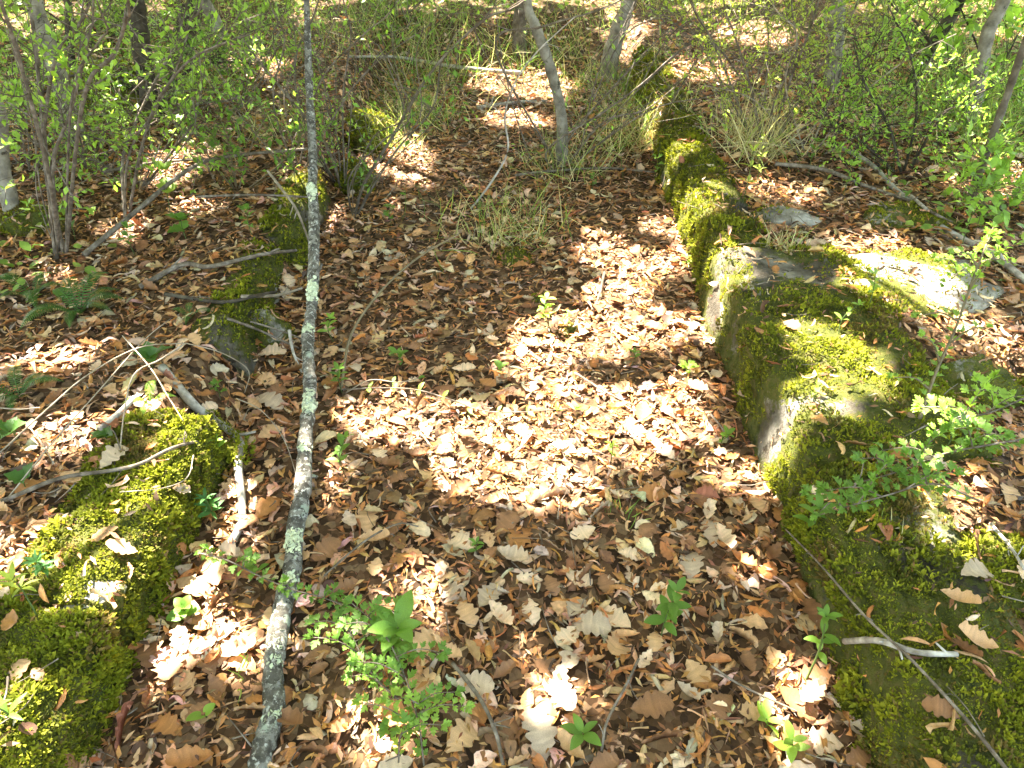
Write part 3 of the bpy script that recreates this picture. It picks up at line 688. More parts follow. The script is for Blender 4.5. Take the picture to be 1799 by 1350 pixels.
seedling('seedling hugging the right side of the lichened pole, mid height', 602, 690, .10, 3, .035, tone='mid', phrase='the seedling right of the pole')
seedling('leafy seedling right of the pole below the bramble runner', 606, 830, .14, 4, .04, tone='mid', lean=(.02, 0), phrase='the leafy shoot right of the pole')
seedling('small shoot beside the pole above the bramble runner', 588, 600, .10, 3, .036, tone='bright')
seedling('small two leaved sprout left of the bright path patch', 880, 665, .05, 0, .035, 'round', 'mid', top=3, phrase='the two leaved sprout')
seedling('small sprout with a star of leaves below the bright band', 1073, 812, .07, 1, .03, tone='bright', phrase='the star shaped sprout')
seedling('little sprout in the sunlight at the right end of the bright patch', 1112, 640, .05, 1, .03, tone='mid', phrase='the little sunlit sprout')
seedling('sprout growing at the foot of the right wall, mid height', 1272, 790, .06, 1, .036, tone='mid', phrase='the sprout at the right wall foot')
seedling('sprout at the far foot of the right wall', 1203, 470, .05, 1, .03, tone='bright')
seedling('tall thin seedling standing against the right wall face, lower right', 1408, 1210, .20, 3, .04, tone='mid', lean=(.02, .05), top=6, thin=.0025, phrase='the tall thin seedling')
seedling('oval leaved shoot rising in front of the right wall hawthorn', 1425, 960, .12, 3, .045, tone='mid', lean=(.0, .02), top=5)
seedling('pair of leafy sprouts in the bottom right litter', 1340, 1280, .04, 1, .045, tone='bright', top=3, phrase='the sprouts at the bottom right')
seedling('bottom edge sprout with pale leaves below the paired sprouts', 1380, 1325, .06, 2, .04, tone='bright', top=3)
seedling('tiny sprout in the shade, lower middle of the path', 838, 975, .05, 1, .028, tone='mid', phrase='the tiny sprout in the shade')
seedling('ivy leaved seedling with three dark leaves on the left bank', 272, 650, .05, 0, .075, 'ivy', 'deep', top=4, phrase='the ivy leaved seedling')
seedling('lobed green seedling among canes on the left bank', 190, 785, .04, 0, .055, 'ivy', 'deep', top=4, phrase='the lobed seedling on the left bank')
seedling('ivy leaved plant at the left edge below the fern', 30, 780, .05, 0, .06, 'ivy', 'deep', top=4, phrase='the ivy plant at the left edge')
seedling('ivy sprout in the lower left litter', 52, 860, .04, 0, .05, 'ivy', 'deep', top=3)
seedling('sprout with toothed leaves on the moss of the left wall end', 385, 700, .05, 1, .035, 'haw', 'mid')
seedling('sprout on top of the sunlit moss by the bent stick', 388, 800, .06, 1, .035, tone='bright', top=3, phrase='the sprout on the sunlit moss')
seedling('maple like seedling with bright lobed leaves, upper left', 300, 385, .20, 1, .085, 'ivy', 'bright', lean=(.02, .04), top=4, phrase='the maple like seedling')
seedling('bright single sprig with a large leaf catching the sun, upper left', 335, 262, .22, 1, .075, 'ivy', 'bright', lean=(0, .05), top=2)
seedling('lobed seedling in shade below the maple like seedling', 330, 425, .10, 1, .07, 'ivy', 'mid', top=4)
seedling('shaded oval leaved seedling on the left bank by the wall', 240, 450, .12, 3, .04, tone='mid', top=4)
seedling('small green plant beside the grass at the wall, far right of the path', 1150, 318, .12, 2, .04, 'haw', 'bright', top=3)
seedling('green sprout at the foot of the curved sapling', 1040, 340, .09, 2, .035, 'haw', 'mid', top=4)
seedling('pale whorled shoot on the right bank above the moss', 1305, 355, .22, 2, .045, 'lance', 'yellow', per=4, top=4)
seedling('second pale whorled shoot right of the first on the right bank', 1328, 330, .14, 1, .04, 'lance', 'yellow', per=4, top=4)
seedling('green sprig growing out of the wide wall block', 1475, 590, .09, 2, .03, 'oval', 'bright', lean=(.05, .04), top=4)
seedling('leafy sprig at the back edge of the wide wall block', 1525, 545, .12, 3, .035, 'oval', 'bright', lean=(0, .03), top=3)
seedling('tiny clover like sprig on the near edge of the wide wall block', 1430, 705, .05, 1, .03, 'haw', 'bright', top=3)
seedling('whorled cleaver stem beside the white stone, lower left', 66, 1085, .13, 1, .045, 'lance', 'yellow', per=5, top=5, name='cleaver_plant', cat='plant', group='cleaver plants')
seedling('whorled cleaver plant at the bottom left edge', 20, 1275, .07, 1, .05, 'lance', 'mid', per=4, top=5, name='cleaver_plant', cat='plant', group='cleaver plants')
seedling('fine leaved cleaver tuft above the white stone', 85, 1020, .07, 2, .035, 'lance', 'blue', per=6, top=6, name='cleaver_plant', cat='plant', group='cleaver plants')
seedling('fine leaved plant tucked against the left wall foot by the bent stick', 375, 915, .09, 2, .045, 'lance', 'blue', per=6, top=6, name='cleaver_plant', cat='plant', group='cleaver plants')
for k, (u, v, h, kd, lab) in enumerate([(445, 1010, .06, 'oval', 'two leaved sprig between the left wall and the pole'), (330, 1085, .04, 'round', 'bright sprout in the dark corner under the left wall'),
        (1205, 660, .04, 'haw', 'green speck of a sprout close to the right wall at mid path'), (1655, 800, .10, 'haw', 'hawthorn seedling behind the wide wall block'),
        (700, 640, .05, 'oval', 'sprout in shaded litter right of the thin slanting twig'), (1420, 310, .16, 'oval', 'leafy seedling beside the dry grass clump at right'),
        (1480, 345, .14, 'oval', 'leafy seedling on the right bank between fallen branches'), (1570, 300, .2, 'haw', 'hawthorn seedling under the right bushes'),
        (1690, 440, .2, 'oval', 'pale leaved seedling by the long weathered branch'), (520, 330, .16, 'oval', 'seedling left of the pole near its upper third'),
        (640, 345, .12, 'oval', 'seedling at the back of the left wall'), (445, 420, .12, 'haw', 'hawthorn seedling left of the pole'), (690, 400, .10, 'haw', 'sprig in the shaded far litter left of the grass'),
        (130, 420, .12, 'oval', 'leafy seedling by the foot of the tall left shrub')]):
    seedling(lab, u, v, h, 2, .04, kd, random.choice(['mid', 'bright']), top=4)

# the bramble runner crossing the path, leaf pairs along it
def runner(label, pts, lift, kind, size, tone, step, r=.0028, mat=None, name='runner', cat='branch', group=None, both=True, up=.5, phrase=None, extra=None):
    P = [on(u, v, l) for (u, v), l in zip(pts, lift)]; b = Vector((P[0].x, P[0].y, P[0].z)); t = empty(name, b, label, cat, group)
    tube_obj('stem', P, r, r * .5, mat or M_TWIG, t, b, sides=6, n=6, bump=.08)
    L = catmull(P, 14); acc = 0; side = 1; sub = []
    lines = [L]
    for (i, ln, dx, dz) in (extra or []):
        s = L[int(i * (len(L) - 1))]; e = s + Vector((dx, random.uniform(-.05, .05), dz)) * ln; m = (s + e) / 2 + Vector((0, 0, .02))
        tube_obj('twig', [s, m, e], r * .7, r * .3, mat or M_TWIG, t, b, sides=5, n=5); lines.append(catmull([s, m, e], 8))
    for L in lines:
        acc = 0
        for i in range(1, len(L)):
            acc += (L[i] - L[i - 1]).length
            if acc > step:
                acc = 0; d = (L[i] - L[i - 1]).normalized(); sd = d.cross(Vector((0, 0, 1)))
                for s in ((1, -1) if both else (side,)):
                    leaf(t, b, kind, tone, L[i], sd * s + d * random.uniform(.2, .7) + Vector((0, 0, up * random.uniform(0, 1))), Vector((0, 0, 1)) + rv(.25), size * random.uniform(.6, 1.1))
                side = -side
        for s in (-.5, 0, .5):
            leaf(t, b, kind, tone, L[-1], (L[-1] - L[-2]).normalized() + Vector((s, s, .2)), Vector((0, 0, 1)) + rv(.3), size * .8)
    if phrase: LAND.append((b.x, b.y, phrase))
    return t
runner('thin runner with leaf pairs arching across the middle of the path', [(604, 685), (660, 682), (730, 685), (790, 702), (850, 722), (920, 724), (1010, 717)], [.02, .05, .07, .07, .05, .04, .02], 'oval', .036, 'bright', .085, up=.8, phrase='the leafy runner')
runner('pale bare runner just above the leafy runner', [(608, 690), (650, 668), (700, 672), (735, 665)], [.03, .06, .05, .04], 'oval', .03, 'mid', .16, r=.0022, mat=M_CANE)
# hawthorn sprays
HX = [(.2, .10, -.6, .3), (.35, .12, .7, .4), (.5, .13, -.7, .5), (.62, .12, .8, .2), (.75, .12, -.6, .3), (.88, .10, .6, .3)]
runner('hawthorn spray with small lobed leaves rising from the bottom centre left', [(745, 1345), (735, 1270), (712, 1190), (672, 1110), (618, 1060)], [.02, .09, .13, .16, .17], 'haw', .029, 'mid', .018, r=.0022, name='hawthorn_spray', group='hawthorn sprays', phrase='the bottom hawthorn spray', extra=HX)
runner('second hawthorn spray spreading right at the bottom edge', [(700, 1340), (705, 1290), (740, 1250), (780, 1230)], [.03, .08, .10, .11], 'haw', .028, 'bright', .018, r=.002, name='hawthorn_spray', group='hawthorn sprays', extra=HX[1:5])
runner('hawthorn spray left of the large leaved seedling', [(700, 1230), (650, 1180), (620, 1120), (600, 1085)], [.04, .09, .12, .13], 'haw', .029, 'mid', .018, r=.002, name='hawthorn_spray', group='hawthorn sprays', extra=HX[:5])
runner('long hawthorn spray crossing behind the pole from the left wall', [(350, 972), (400, 985), (455, 1012), (510, 1035), (560, 1048), (600, 1062)], [.10, .12, .10, .06, .06, .05], 'haw', .029, 'mid', .020, r=.0022, name='hawthorn_spray', group='hawthorn sprays', phrase='the spray behind the pole', extra=[(.1, .05, -.4, .5), (.3, .06, .4, .6), (.6, .05, -.3, .4), (.85, .06, .5, .4)])
HR = dict(name='hawthorn_spray', group='hawthorn sprays', r=.0025)
HXR = [(.15, .14, -.8, .3), (.3, .15, -.5, .6), (.42, .14, .6, .4), (.55, .15, -.8, .1), (.68, .14, .2, .8), (.8, .12, -.7, .4), (.92, .10, .5, .3)]
runner('hawthorn bough with fresh lobed leaves reaching in over the right wall', [(1799, 772), (1720, 785), (1650, 800), (1580, 828), (1500, 850)], [.26, .25, .22, .18, .15], 'haw', .031, 'mid', .022, extra=HXR, phrase='the hawthorn bough at right', **HR)
runner('lower hawthorn bough hanging over the right wall face', [(1720, 880), (1640, 850), (1560, 870), (1490, 890), (1440, 905)], [.16, .18, .17, .14, .10], 'haw', .031, 'mid', .022, extra=HXR, **HR)
runner('upper hawthorn bough with sunlit leaves at the right edge', [(1799, 700), (1740, 725), (1690, 735), (1640, 760)], [.26, .27, .25, .22], 'haw', .031, 'bright', .022, extra=HXR, **HR)
runner('slender hawthorn stem rising behind the wide wall block', [(1616, 735), (1646, 650), (1679, 577), (1712, 483), (1745, 400)], [.03, .10, .16, .24, .30], 'haw', .029, 'bright', .035, extra=HXR, name='hawthorn_spray', group='hawthorn sprays', r=.005, mat=M_YSTEM)
runner('hawthorn spray in the sun at the right edge above the weathered branch', [(1799, 470), (1750, 455), (1700, 470), (1660, 500)], [.20, .22, .18, .15], 'haw', .031, 'bright', .022, extra=HXR, **HR)

# ferns
def fern(label, u, v, n, ln, tone, phrase=None):
    b = on(u, v); t = empty('fern', b, label, 'fern', 'ferns on the left bank')
    for k in range(n):
        a = k * 6.283 / n + random.gauss(0, .25); l = ln * random.uniform(.7, 1.1); d = Vector((math.cos(a), math.sin(a), 0))
        P = [Vector((0, 0, 0)), d * l * .35 + Vector((0, 0, l * .38)), d * l * .7 + Vector((0, 0, l * .45)), d * l + Vector((0, 0, l * .28))]
        L = catmull(P, 10); V = []; T = []; Q = []
        for i in range(2, len(L)):
            f = i / (len(L) - 1); w = l * .17 * math.sin(math.pi * min(1, .12 + f * .9)) + .002; tg = (L[i] - L[i - 1]).normalized(); sd = tg.cross(Vector((0, 0, 1))).normalized()
            for s in (-1, 1):
                o = len(V); wd = tg * l * .010
                V += [L[i] - wd, L[i] + wd, L[i] + sd * s * w * .6 + wd * 1.1 + tg * w * .2 + Vector((0, 0, -.1 * w)), L[i] + sd * s * w * .6 - wd * 1.1 + tg * w * .2 + Vector((0, 0, -.1 * w)), L[i] + sd * s * w + tg * w * .35 + Vector((0, 0, -.25 * w))]
                Q += [[o, o + 1, o + 2, o + 3]]; T += [[o + 3, o + 2, o + 4]]
        tv, tq, tt = tube(P, .0018, .0008, 4, 4); o = len(V)
        V = np.concatenate([np.array([tuple(v) for v in V]), tv]); Q = np.concatenate([np.array(Q), tq + o]); T = np.concatenate([np.array(T), tt + o])
        obj('frond', make_mesh('frond', V, [Q, T], M_GREEN, np.repeat(TONES[tone][None] * random.uniform(.8, 1.1), len(V), 0)), t)
    if phrase: LAND.append((b.x, b.y, phrase))
fern('dense dark green fern on the left bank below the shrubs', 140, 555, 9, .19, 'deep', 'the dense fern')
fern('small fern left of the dense fern', 60, 525, 5, .15, 'deep')
fern('fern at the left edge among dry leaves', 35, 700, 6, .13, 'deep', 'the fern at the left edge')
fern('small fern frond cluster above the sunlit moss', 265, 712, 4, .08, 'bright')
fern('small fern in the shade above the canes', 335, 560, 4, .09, 'deep')

# ------------------------------------------------------------------ the pole, sticks and canes
def stick(name, label, pts, lift, r0, r1, mat, cat='stick', group='sticks and branches on the ground', sides=7, bump=.08, phrase=None, rad=None, top=True):
    P = [on(u, v, l) for (u, v), l in zip(pts, lift)] if np.ndim(lift) else [on(u, v, lift) for u, v in pts]
    P = [P[0]] + [p + rv(.004 + r0 * .4) for p in P[1:-1]] + [P[-1]]
    b = P[0].copy(); rods = [tube(P, r0, r1, sides, 6, bump, len(label), rad)]; L = catmull(P, 8)
    for k in range(random.choice((1, 2, 3)) if len(P) > 2 else 0):          # snapped side shoots
        i = random.randrange(2, len(L) - 1); d = ((L[i] - L[i - 1]).normalized() * .7 + rv(.5) + Vector((0, 0, .3))).normalized(); ln = random.uniform(2, 7) * r0 + .008
        rods.append(tube([L[i], L[i] + d * ln * .5 + rv(.002), L[i] + d * ln], r0 * .45, r0 * .28, 5, 2, .1, k))
    v, q, t = join(rods)
    o = obj(name, make_mesh(name, v - np.array(tuple(b)), [q, t], mat), loc=b)
    if label: tag(o, label, cat, group)
    if phrase:
        c = P[len(P) // 2]; LAND.append((c.x, c.y, phrase))
    return o, P
polepts = [(440, 1430, .026), (466, 1330, .028), (478, 1250, .03), (481, 1180, .033), (498, 1080, .04), (508, 1000, .048), (515, 930, .06), (529, 865, .075), (537, 760, .10), (543, 690, .125), (543, 600, .16), (545, 540, .19), (547, 480, .24), (556, 385, .33), (551, 330, .40), (549, 280, .46), (545, 150, .66), (541, 30, .88), (536, -90, 1.1)]
PP = [at(u + random.gauss(0, 3.5), v, z) for u, v, z in polepts]; b = PP[1].copy()
v, q, t = tube(PP, .0235, .01, 14, 8, .13, 3, [.0225, .0235, .0235, .023, .023, .0225, .0225, .022, .021, .0205, .0195, .0195, .0195, .020, .018, .017, .0155, .012, .009])
stubs = []; PLs = catmull(PP, 10)
for f_, ln in ((.14, .03), (.27, .022), (.41, .05), (.55, .03), (.66, .07), (.78, .09)):
    i = int(f_ * (len(PLs) - 1)); ax = (PLs[i + 1] - PLs[i]).normalized(); d = (ax * .6 + rv(.6) + Vector((.2, 0, .4))).normalized()
    stubs.append(tube([PLs[i], PLs[i] + d * ln * .6, PLs[i] + d * ln], .008, .005, 6, 3, .15, i))
v, q, t = join([(v, q, t)] + stubs)
pole = empty('fallen_pole', b, 'slender grey fallen trunk with lichen slanting up the left side of the path', 'fallen trunk')
obj('trunk', make_mesh('trunk', v - np.array(tuple(b)), [q, t], M_POLE), pole); LAND.append((b.x, b.y, 'the lichened pole'))
PL = catmull(PP, 40)
def lichen(u, v, ln, seed, n=110):
    r = np.random.default_rng(seed); i = min(range(len(PL)), key=lambda k: (PL[k] - at(u, v, float(np.interp(v, [0, 380, 760, 1430], [.9, .34, .10, .03])))).length)
    ax = (PL[min(i + 3, len(PL) - 1)] - PL[i - 3]).normalized(); toc = (Vector((0, 0, CAM_H)) - PL[i]); toc = (toc - ax * toc.dot(ax)).normalized(); sd = ax.cross(toc)
    P = []; N = []
    for k in range(n):
        a = r.normal(0, .65) - .2; s = r.normal(0, .4) * ln
        d = toc * math.cos(a) + sd * math.sin(a); P.append(PL[i] + ax * s + d * .0205); N.append(tuple(d + Vector(r.normal(0, .35, 3))))
    P = np.array([tuple(p) for p in P]); N = np.array(N)
    flake = (np.array([[.5, 0, 0], [.3, .42, .1], [-.15, .5, 0], [-.5, .15, .12], [-.35, -.35, 0], [.1, -.5, .1], [0, 0, .12]]), E0, np.array([[k, (k + 1) % 6, 6] for k in range(6)]))
    c = lin('b9bd9c') * (.75 + .5 * r.random((n, 1)))
    V, Q, T, C = scatter(flake, basis(N, r.random(n) * 6.28), r.uniform(.006, .017, n), P, c)
    tag(obj('lichen', make_mesh('lichen', V - np.array(tuple(b)), [T], M_LICHEN, C), pole), 'pale mint green lichen crust on the pole', kind='stuff')
for k, a in enumerate([(548, 495, .07, 1), (544, 710, .05, 2, 90), (515, 945, .05, 3, 170), (497, 1120, .07, 4, 200), (546, 560, .03, 5, 40), (480, 1260, .03, 6, 40), (551, 330, .05, 7, 60), (505, 1010, .02, 8, 25), (540, 790, .03, 9, 35)]): lichen(*a)

o, P = stick('bent_stick', 'bleached bent stick with a mossy elbow hanging over the left wall end', [(285, 645), (330, 690), (372, 722), (405, 752), (424, 780), (425, 830), (418, 900), (402, 962)], [.02, .02, .03, .05, .05, .04, .03, .01], .014, .011, M_GREY, phrase='the bleached bent stick')
g = grow_moss(*tube(P[2:6], .016, .015, 8, 8), None, 61, 26000, .72, .018)
if g: tag(obj('moss', make_mesh('moss', g[0] - np.array(tuple(P[0])), [g[1], g[2]], M_MOSS, g[3]), o), kind='stuff')
stick('fallen_branch', 'pale fallen branch lying across the far end of the path', [(612, 100), (700, 102), (780, 116), (850, 123), (918, 129)], .02, .008, .015, M_GREY)
stick('stick', 'short stick on the leaves beyond the sapling', [(838, 190), (905, 181), (962, 178)], .015, .014, .010, M_GREY)
stick('stick', 'thin dark stick lying against the foot of the sapling', [(905, 308), (985, 302), (1070, 298), (1150, 303)], .02, .007, .005, M_TWIG)
stick('fallen_branch', 'long weathered branch on the right bank slanting down to the right edge', [(1475, 258), (1530, 290), (1585, 335), (1660, 395), (1745, 445), (1810, 500)], .02, .010, .013, M_GREY, phrase='the long weathered branch')
stick('fallen_branch', 'thin forked branch beneath the long weathered branch', [(1362, 288), (1450, 302), (1530, 325), (1600, 358), (1650, 380)], .03, .010, .005, M_TWIG)
stick('stick', 'short pale stick pointing at the mossy rock far right', [(1600, 345), (1628, 368)], .03, .008, .006, M_GREY)
stick('stick', 'dark twig resting over the sunlit moss of the left wall', [(-5, 885), (100, 840), (190, 832), (250, 818), (320, 792), (388, 770)], [.03, .04, .03, .03, .03, .03], .006, .004, M_TWIG, phrase='the twig over the sunlit moss')
stick('stick', 'grey branch on the left bank above the ferns', [(245, 505), (320, 467), (377, 463), (455, 449), (520, 440)], [.02, .03, .04, .03, .05], .011, .006, M_TWIG, phrase='the grey branch on the left bank')
stick('stick', 'dark branch running to the pole from the left bank', [(290, 517), (383, 528), (440, 520), (485, 513)], .03, .007, .006, M_BARKD)
stick('stick', 'yellowish broken end of the branch beside the pole', [(425, 521), (480, 513), (530, 507)], .05, .006, .005, M_CANE)
stick('stick', 'paired thin twig above the dark wall gap', [(400, 560), (450, 580), (525, 612)], .03, .005, .004, M_TWIG)
stick('stick', 'second paired twig beside the dark wall gap', [(440, 565), (500, 582), (540, 600)], .04, .004, .003, M_TWIG)
stick('stick', 'stubby twig standing in litter between wall and pole', [(508, 580), (512, 620), (530, 655)], [.06, .04, .01], .006, .004, M_GREY)
stick('stick', 'thin reddish twig slanting over the shaded path right of the pole', [(806, 412), (745, 448), (690, 490), (645, 540), (612, 600), (600, 680)], [.30, .24, .18, .12, .08, .02], .0035, .005, M_YSTEM, phrase='the slanting reddish twig')
stick('stick', 'long thin bare twig lying over the right wall, lower right', [(1372, 922), (1440, 995), (1520, 1090), (1600, 1165), (1680, 1255), (1775, 1360)], [.03, .06, .04, .03, .03, .03], .0022, .0036, M_TWIG, phrase='the long bare twig at lower right')
stick('stick', 'pale broken stick on the moss at the lower right', [(1484, 1127), (1550, 1130), (1610, 1138), (1682, 1150)], .025, .007, .006, M_GREY, phrase='the pale broken stick')
stick('stick', 'short thin twig at the foot of the wide wall block', [(1248, 728), (1262, 748), (1280, 772)], .03, .004, .003, M_TWIG)
stick('stick', 'dark twig on the moss below the wide wall block', [(1462, 818), (1530, 818), (1580, 804)], .02, .004, .003, M_BARKD)
stick('stick', 'dark twig standing in the bottom litter, centre', [(795, 1165), (845, 1230), (862, 1290), (884, 1345)], [.02, .04, .03, .02], .005, .004, M_TWIG, phrase='the dark twig at bottom centre')
stick('stick', 'thin crooked twig in the lower right of the path litter', [(1057, 1320), (1063, 1273), (1093, 1207), (1122, 1158)], [.03, .04, .05, .04], .003, .003, M_TWIG)
stick('stick', 'thin twig crossing the shaded litter, right of the pole at lower left', [(560, 1020), (640, 960), (700, 930), (735, 925)], .035, .003, .002, M_TWIG)
stick('stick', 'curved root like twig at the upper edge of the bright patch', [(1062, 478), (1052, 520), (1040, 545)], .02, .006, .004, M_TWIG)
stick('stick', 'twig on sunlit leaves at the right of the bright patch', [(1010, 655), (1060, 680), (1110, 712)], .03, .004, .003, M_TWIG)
stick('stick', 'grey twig in the litter of the lower right bank', [(1740, 920), (1770, 960), (1799, 1000)], .03, .004, .003, M_GREY)
stick('stick', 'thin twig on the path litter near the bottom right wall', [(1250, 1170), (1310, 1205), (1400, 1250)], .03, .003, .002, M_TWIG)
stick('stick', 'broken bleached stick half under leaves on the left bank', [(175, 755), (205, 730), (238, 698)], .02, .009, .008, M_GREY, phrase='the broken bleached stick')
stick('fallen_branch', 'long bent branch sweeping across the upper left bank', [(147, 448), (230, 388), (330, 295), (410, 272), (540, 262)], [.03, .08, .14, .16, .10], .011, .006, M_TWIG)
stick('fallen_branch', 'thin branch lying level below the bright lobed leaves', [(180, 302), (280, 285), (390, 279)], [.06, .08, .06], .008, .004, M_TWIG)
stick('stick', 'level straight twig running into the pole at upper left', [(345, 346), (450, 345), (552, 347)], [.10, .14, .16], .005, .004, M_TWIG)
stick('stick', 'pale crooked twig drooping left of the pole', [(470, 300), (500, 335), (525, 375), (545, 430)], [.20, .18, .14, .10], .006, .004, M_CANE)
for k, (lab, pts, lf, r) in enumerate([
    ('long arched dry cane over the left bank', [(-5, 800), (80, 725), (160, 652), (240, 612), (326, 603)], [.03, .10, .14, .16, .16], .0035),
    ('bright kinked dry cane over the left bank', [(326, 603), (280, 632), (237, 668), (222, 730), (210, 800)], [.16, .15, .13, .07, .01], .004),
    ('straight white dry cane ending at the sunlit moss', [(215, 590), (262, 645), (295, 695), (322, 740)], [.16, .14, .10, .05], .0035),
    ('pale dry cane pointing in from the left edge', [(-10, 716), (30, 719), (70, 716)], .06, .0035),
    ('second dry cane parallel to the long arched cane', [(10, 880), (90, 780), (170, 690), (250, 600), (300, 560)], [.02, .07, .10, .14, .14], .003),
    ('short white dry cane low on the left bank', [(45, 742), (70, 780), (95, 815)], .05, .003),
    ('curved dry cane dropping between the left wall and the pole', [(415, 700), (460, 725), (495, 770), (525, 850)], [.10, .12, .10, .02], .0025),
    ('thin dry cane from the canes over the dark wall gap', [(326, 603), (390, 620), (440, 655), (430, 690)], [.16, .16, .14, .08], .0025),
    ('thin dry cane looping over the left wall moss', [(340, 800), (330, 840), (290, 860), (210, 865)], [.04, .05, .05, .03], .0025)]):
    stick('dry_cane', lab, pts, lf, r * .68, r * .45, M_CANE, 'cane', 'dry canes on the left bank', sides=5)
# scattered crumbs of twig too small to pick apart
parts = []
for k in range(900):
    y = random.uniform(.5, 6.5); x = random.uniform(-1, 1) * (.62 * y + .9); z, nn, _ = drop(x, y); a = random.random() * 6.28; l = random.uniform(.02, .12)
    d = Vector((math.cos(a), math.sin(a), random.gauss(0, .12))); p = Vector((x, y, z + random.uniform(.012, .04)))
    parts.append(tube([p, p + d * l * .5 + rv(.006), p + d * l], random.uniform(.0008, .0028), .0008, 4, 2))
v, q, t = join(parts); tag(obj('twig_litter', make_mesh('twig_litter', v, [q, t], M_TWIG)), 'scattered broken twigs mixed into the leaf litter', 'twig litter', kind='stuff')

# ------------------------------------------------------------------ shrubs
LT = {k: [leaf_tmpl(k, 500 + s, 3, curl=.1, fold=.15, bend=-.2) for s in range(3)] for k in ('oval',)}
def shrub(label, base, stems, r, mat, side, leaves, lsize, tone, name='shrub', spread=.35, group='leafless and leafy shrubs behind the walls', kind_t=None, droop=0.0, depth=.10, fan=5):
    b = on(*base); t = empty(name, b, label, 'shrub', group); tw = []; LP = []; LD = []
    stems = list(stems)
    for k in range(fan):                                # more thin shoots between the main stems
        s0 = random.choice(stems); du = random.uniform(-70, 70)
        stems.append([s0[0]] + [(u + du * (i + 1) / len(s0) + random.gauss(0, 9), v + random.gauss(0, 10)) for i, (u, v) in enumerate(s0[1:])])
    for k, pts in enumerate(stems):
        b2 = on(*pts[0]) if pts[0][1] > base[1] - 60 else None
        dy = random.uniform(-depth, depth)
        P = []
        for i, (u, v) in enumerate(pts):
            P.append((b2 - Vector((0, 0, .03))) if i == 0 and b2 is not None else at_y(u, v, b.y + dy * (i + 1) * .6))
        if pts[-1][1] <= 0:
            d = (P[-1] - P[-2]).normalized(); P.append(P[-1] + d * .5 + Vector((0, 0, .2)))
        rk = r * (random.uniform(.7, 1.05) if k < len(stems) - fan else random.uniform(.25, .5))
        tube_obj('stem', P, rk, rk * .45, mat, t, b, sides=7, n=6, bump=.06, seed=k)
        L = catmull(P, 12)
        for j in range(int(side * (1.3 if k < len(stems) - fan else .7))):
            i = random.randrange(len(L) // 5, len(L)); d = (rv(1) + Vector((0, 0, .5 - droop))).normalized(); ln = spread * random.uniform(.3, 1.0); e = L[i] + d * ln; m = (L[i] + e) / 2 + rv(.12 * ln) + Vector((0, 0, .05 * ln))
            tw.append(tube([L[i], m, e], rk * .30, .0010, 4, 2)); C = catmull([L[i], m, e], 8)
            for q in range(2):
                s = random.choice(C[3:]); e2 = s + ((C[-1] - C[0]).normalized() * .5 + rv(.6)) * ln * .45; tw.append(tube([s, (s + e2) / 2 + rv(.03 * ln), e2], .0014, .0007, 3, 1)); C2 = catmull([s, (s + e2) / 2, e2], 5)
                for p in C2[2:]: LP.append(p); LD.append((e2 - s).normalized())
            for p in C[4:]: LP.append(p); LD.append((e - L[i]).normalized())
    if tw:
        v, q, tt = join(tw); tag(obj('twigs', make_mesh('twigs', v - np.array(tuple(b)), [q, tt], mat), t), kind='stuff')
    if leaves and LP:
        n = int(leaves); k = rng.integers(0, len(LP), n); P = np.array([tuple(LP[i]) for i in k]) + rng.normal(0, .004, (n, 3)); D = np.array([tuple(LD[i]) for i in k]) + rng.normal(0, .7, (n, 3)); D[:, 2] += .1
        Y = D / np.linalg.norm(D, axis=1)[:, None]; U = np.array([0, 0, 1.]) + rng.normal(0, .35, (n, 3)); X = np.cross(Y, U); X /= np.linalg.norm(X, axis=1)[:, None]; Z = np.cross(X, Y); Rm = np.stack([X, Y, Z], 2)
        parts = []; kk = rng.integers(0, 3, n); c = TONES[tone] * (.7 + .6 * rng.random((n, 1)))
        for j in range(3):
            s = kk == j
            if s.any(): parts.append(scatter((kind_t or LT['oval'])[j], Rm[s], lsize * rng.uniform(.5, 1.2, s.sum()), P[s], c[s]))
        V, Q, T, C = joinc(parts); tag(obj('foliage', make_mesh('foliage', V - np.array(tuple(b)), [Q, T], M_GREEN, C), t), kind='stuff')
    return t
shrub('tall thin stemmed shrub rising at the left edge of the bank', (105, 470), [[(95, 455), (78, 250), (66, 120), (50, 0)], [(112, 443), (92, 365), (77, 250), (100, 95), (160, 0)], [(108, 450), (93, 300), (127, 187), (157, 60), (163, -5)], [(100, 440), (90, 330), (60, 200), (20, 60), (0, 0)], [(110, 450), (145, 180), (200, 95), (222, 30), (225, -5)]], .009, M_TWIG, 9, 1100, .030, 'bright')
shrub('arching brown stemmed shrub right of the tall left shrub', (222, 372), [[(218, 400), (215, 290), (235, 225), (273, 143), (333, 40), (360, -10)], [(222, 372), (243, 285), (267, 200), (300, 143), (350, 95), (440, 60)], [(215, 380), (222, 300), (236, 250), (275, 190), (310, 120), (330, 60)], [(240, 330), (330, 230), (350, 180)]], .0075, M_TWIG, 10, 900, .030, 'bright')
shrub('dark leaning branches crossing behind the upper left stems', (262, 185), [[(262, 185), (233, 150), (187, 93), (125, 50), (60, 5)], [(262, 185), (200, 130), (120, 135), (30, 160), (0, 180)], [(265, 190), (330, 125), (400, 110), (470, 118)]], .009, M_BARKD, 9, 900, .032, 'mid')
shrub('twiggy bush behind the pole at the top', (600, 335), [[(600, 335), (590, 230), (560, 120), (498, 15)], [(605, 325), (602, 180), (616, 60), (602, -5)], [(600, 330), (570, 250), (480, 140), (420, 60)], [(590, 320), (530, 200), (520, 100), (560, 0)]], .007, M_TWIG, 12, 1000, .026, 'bright')
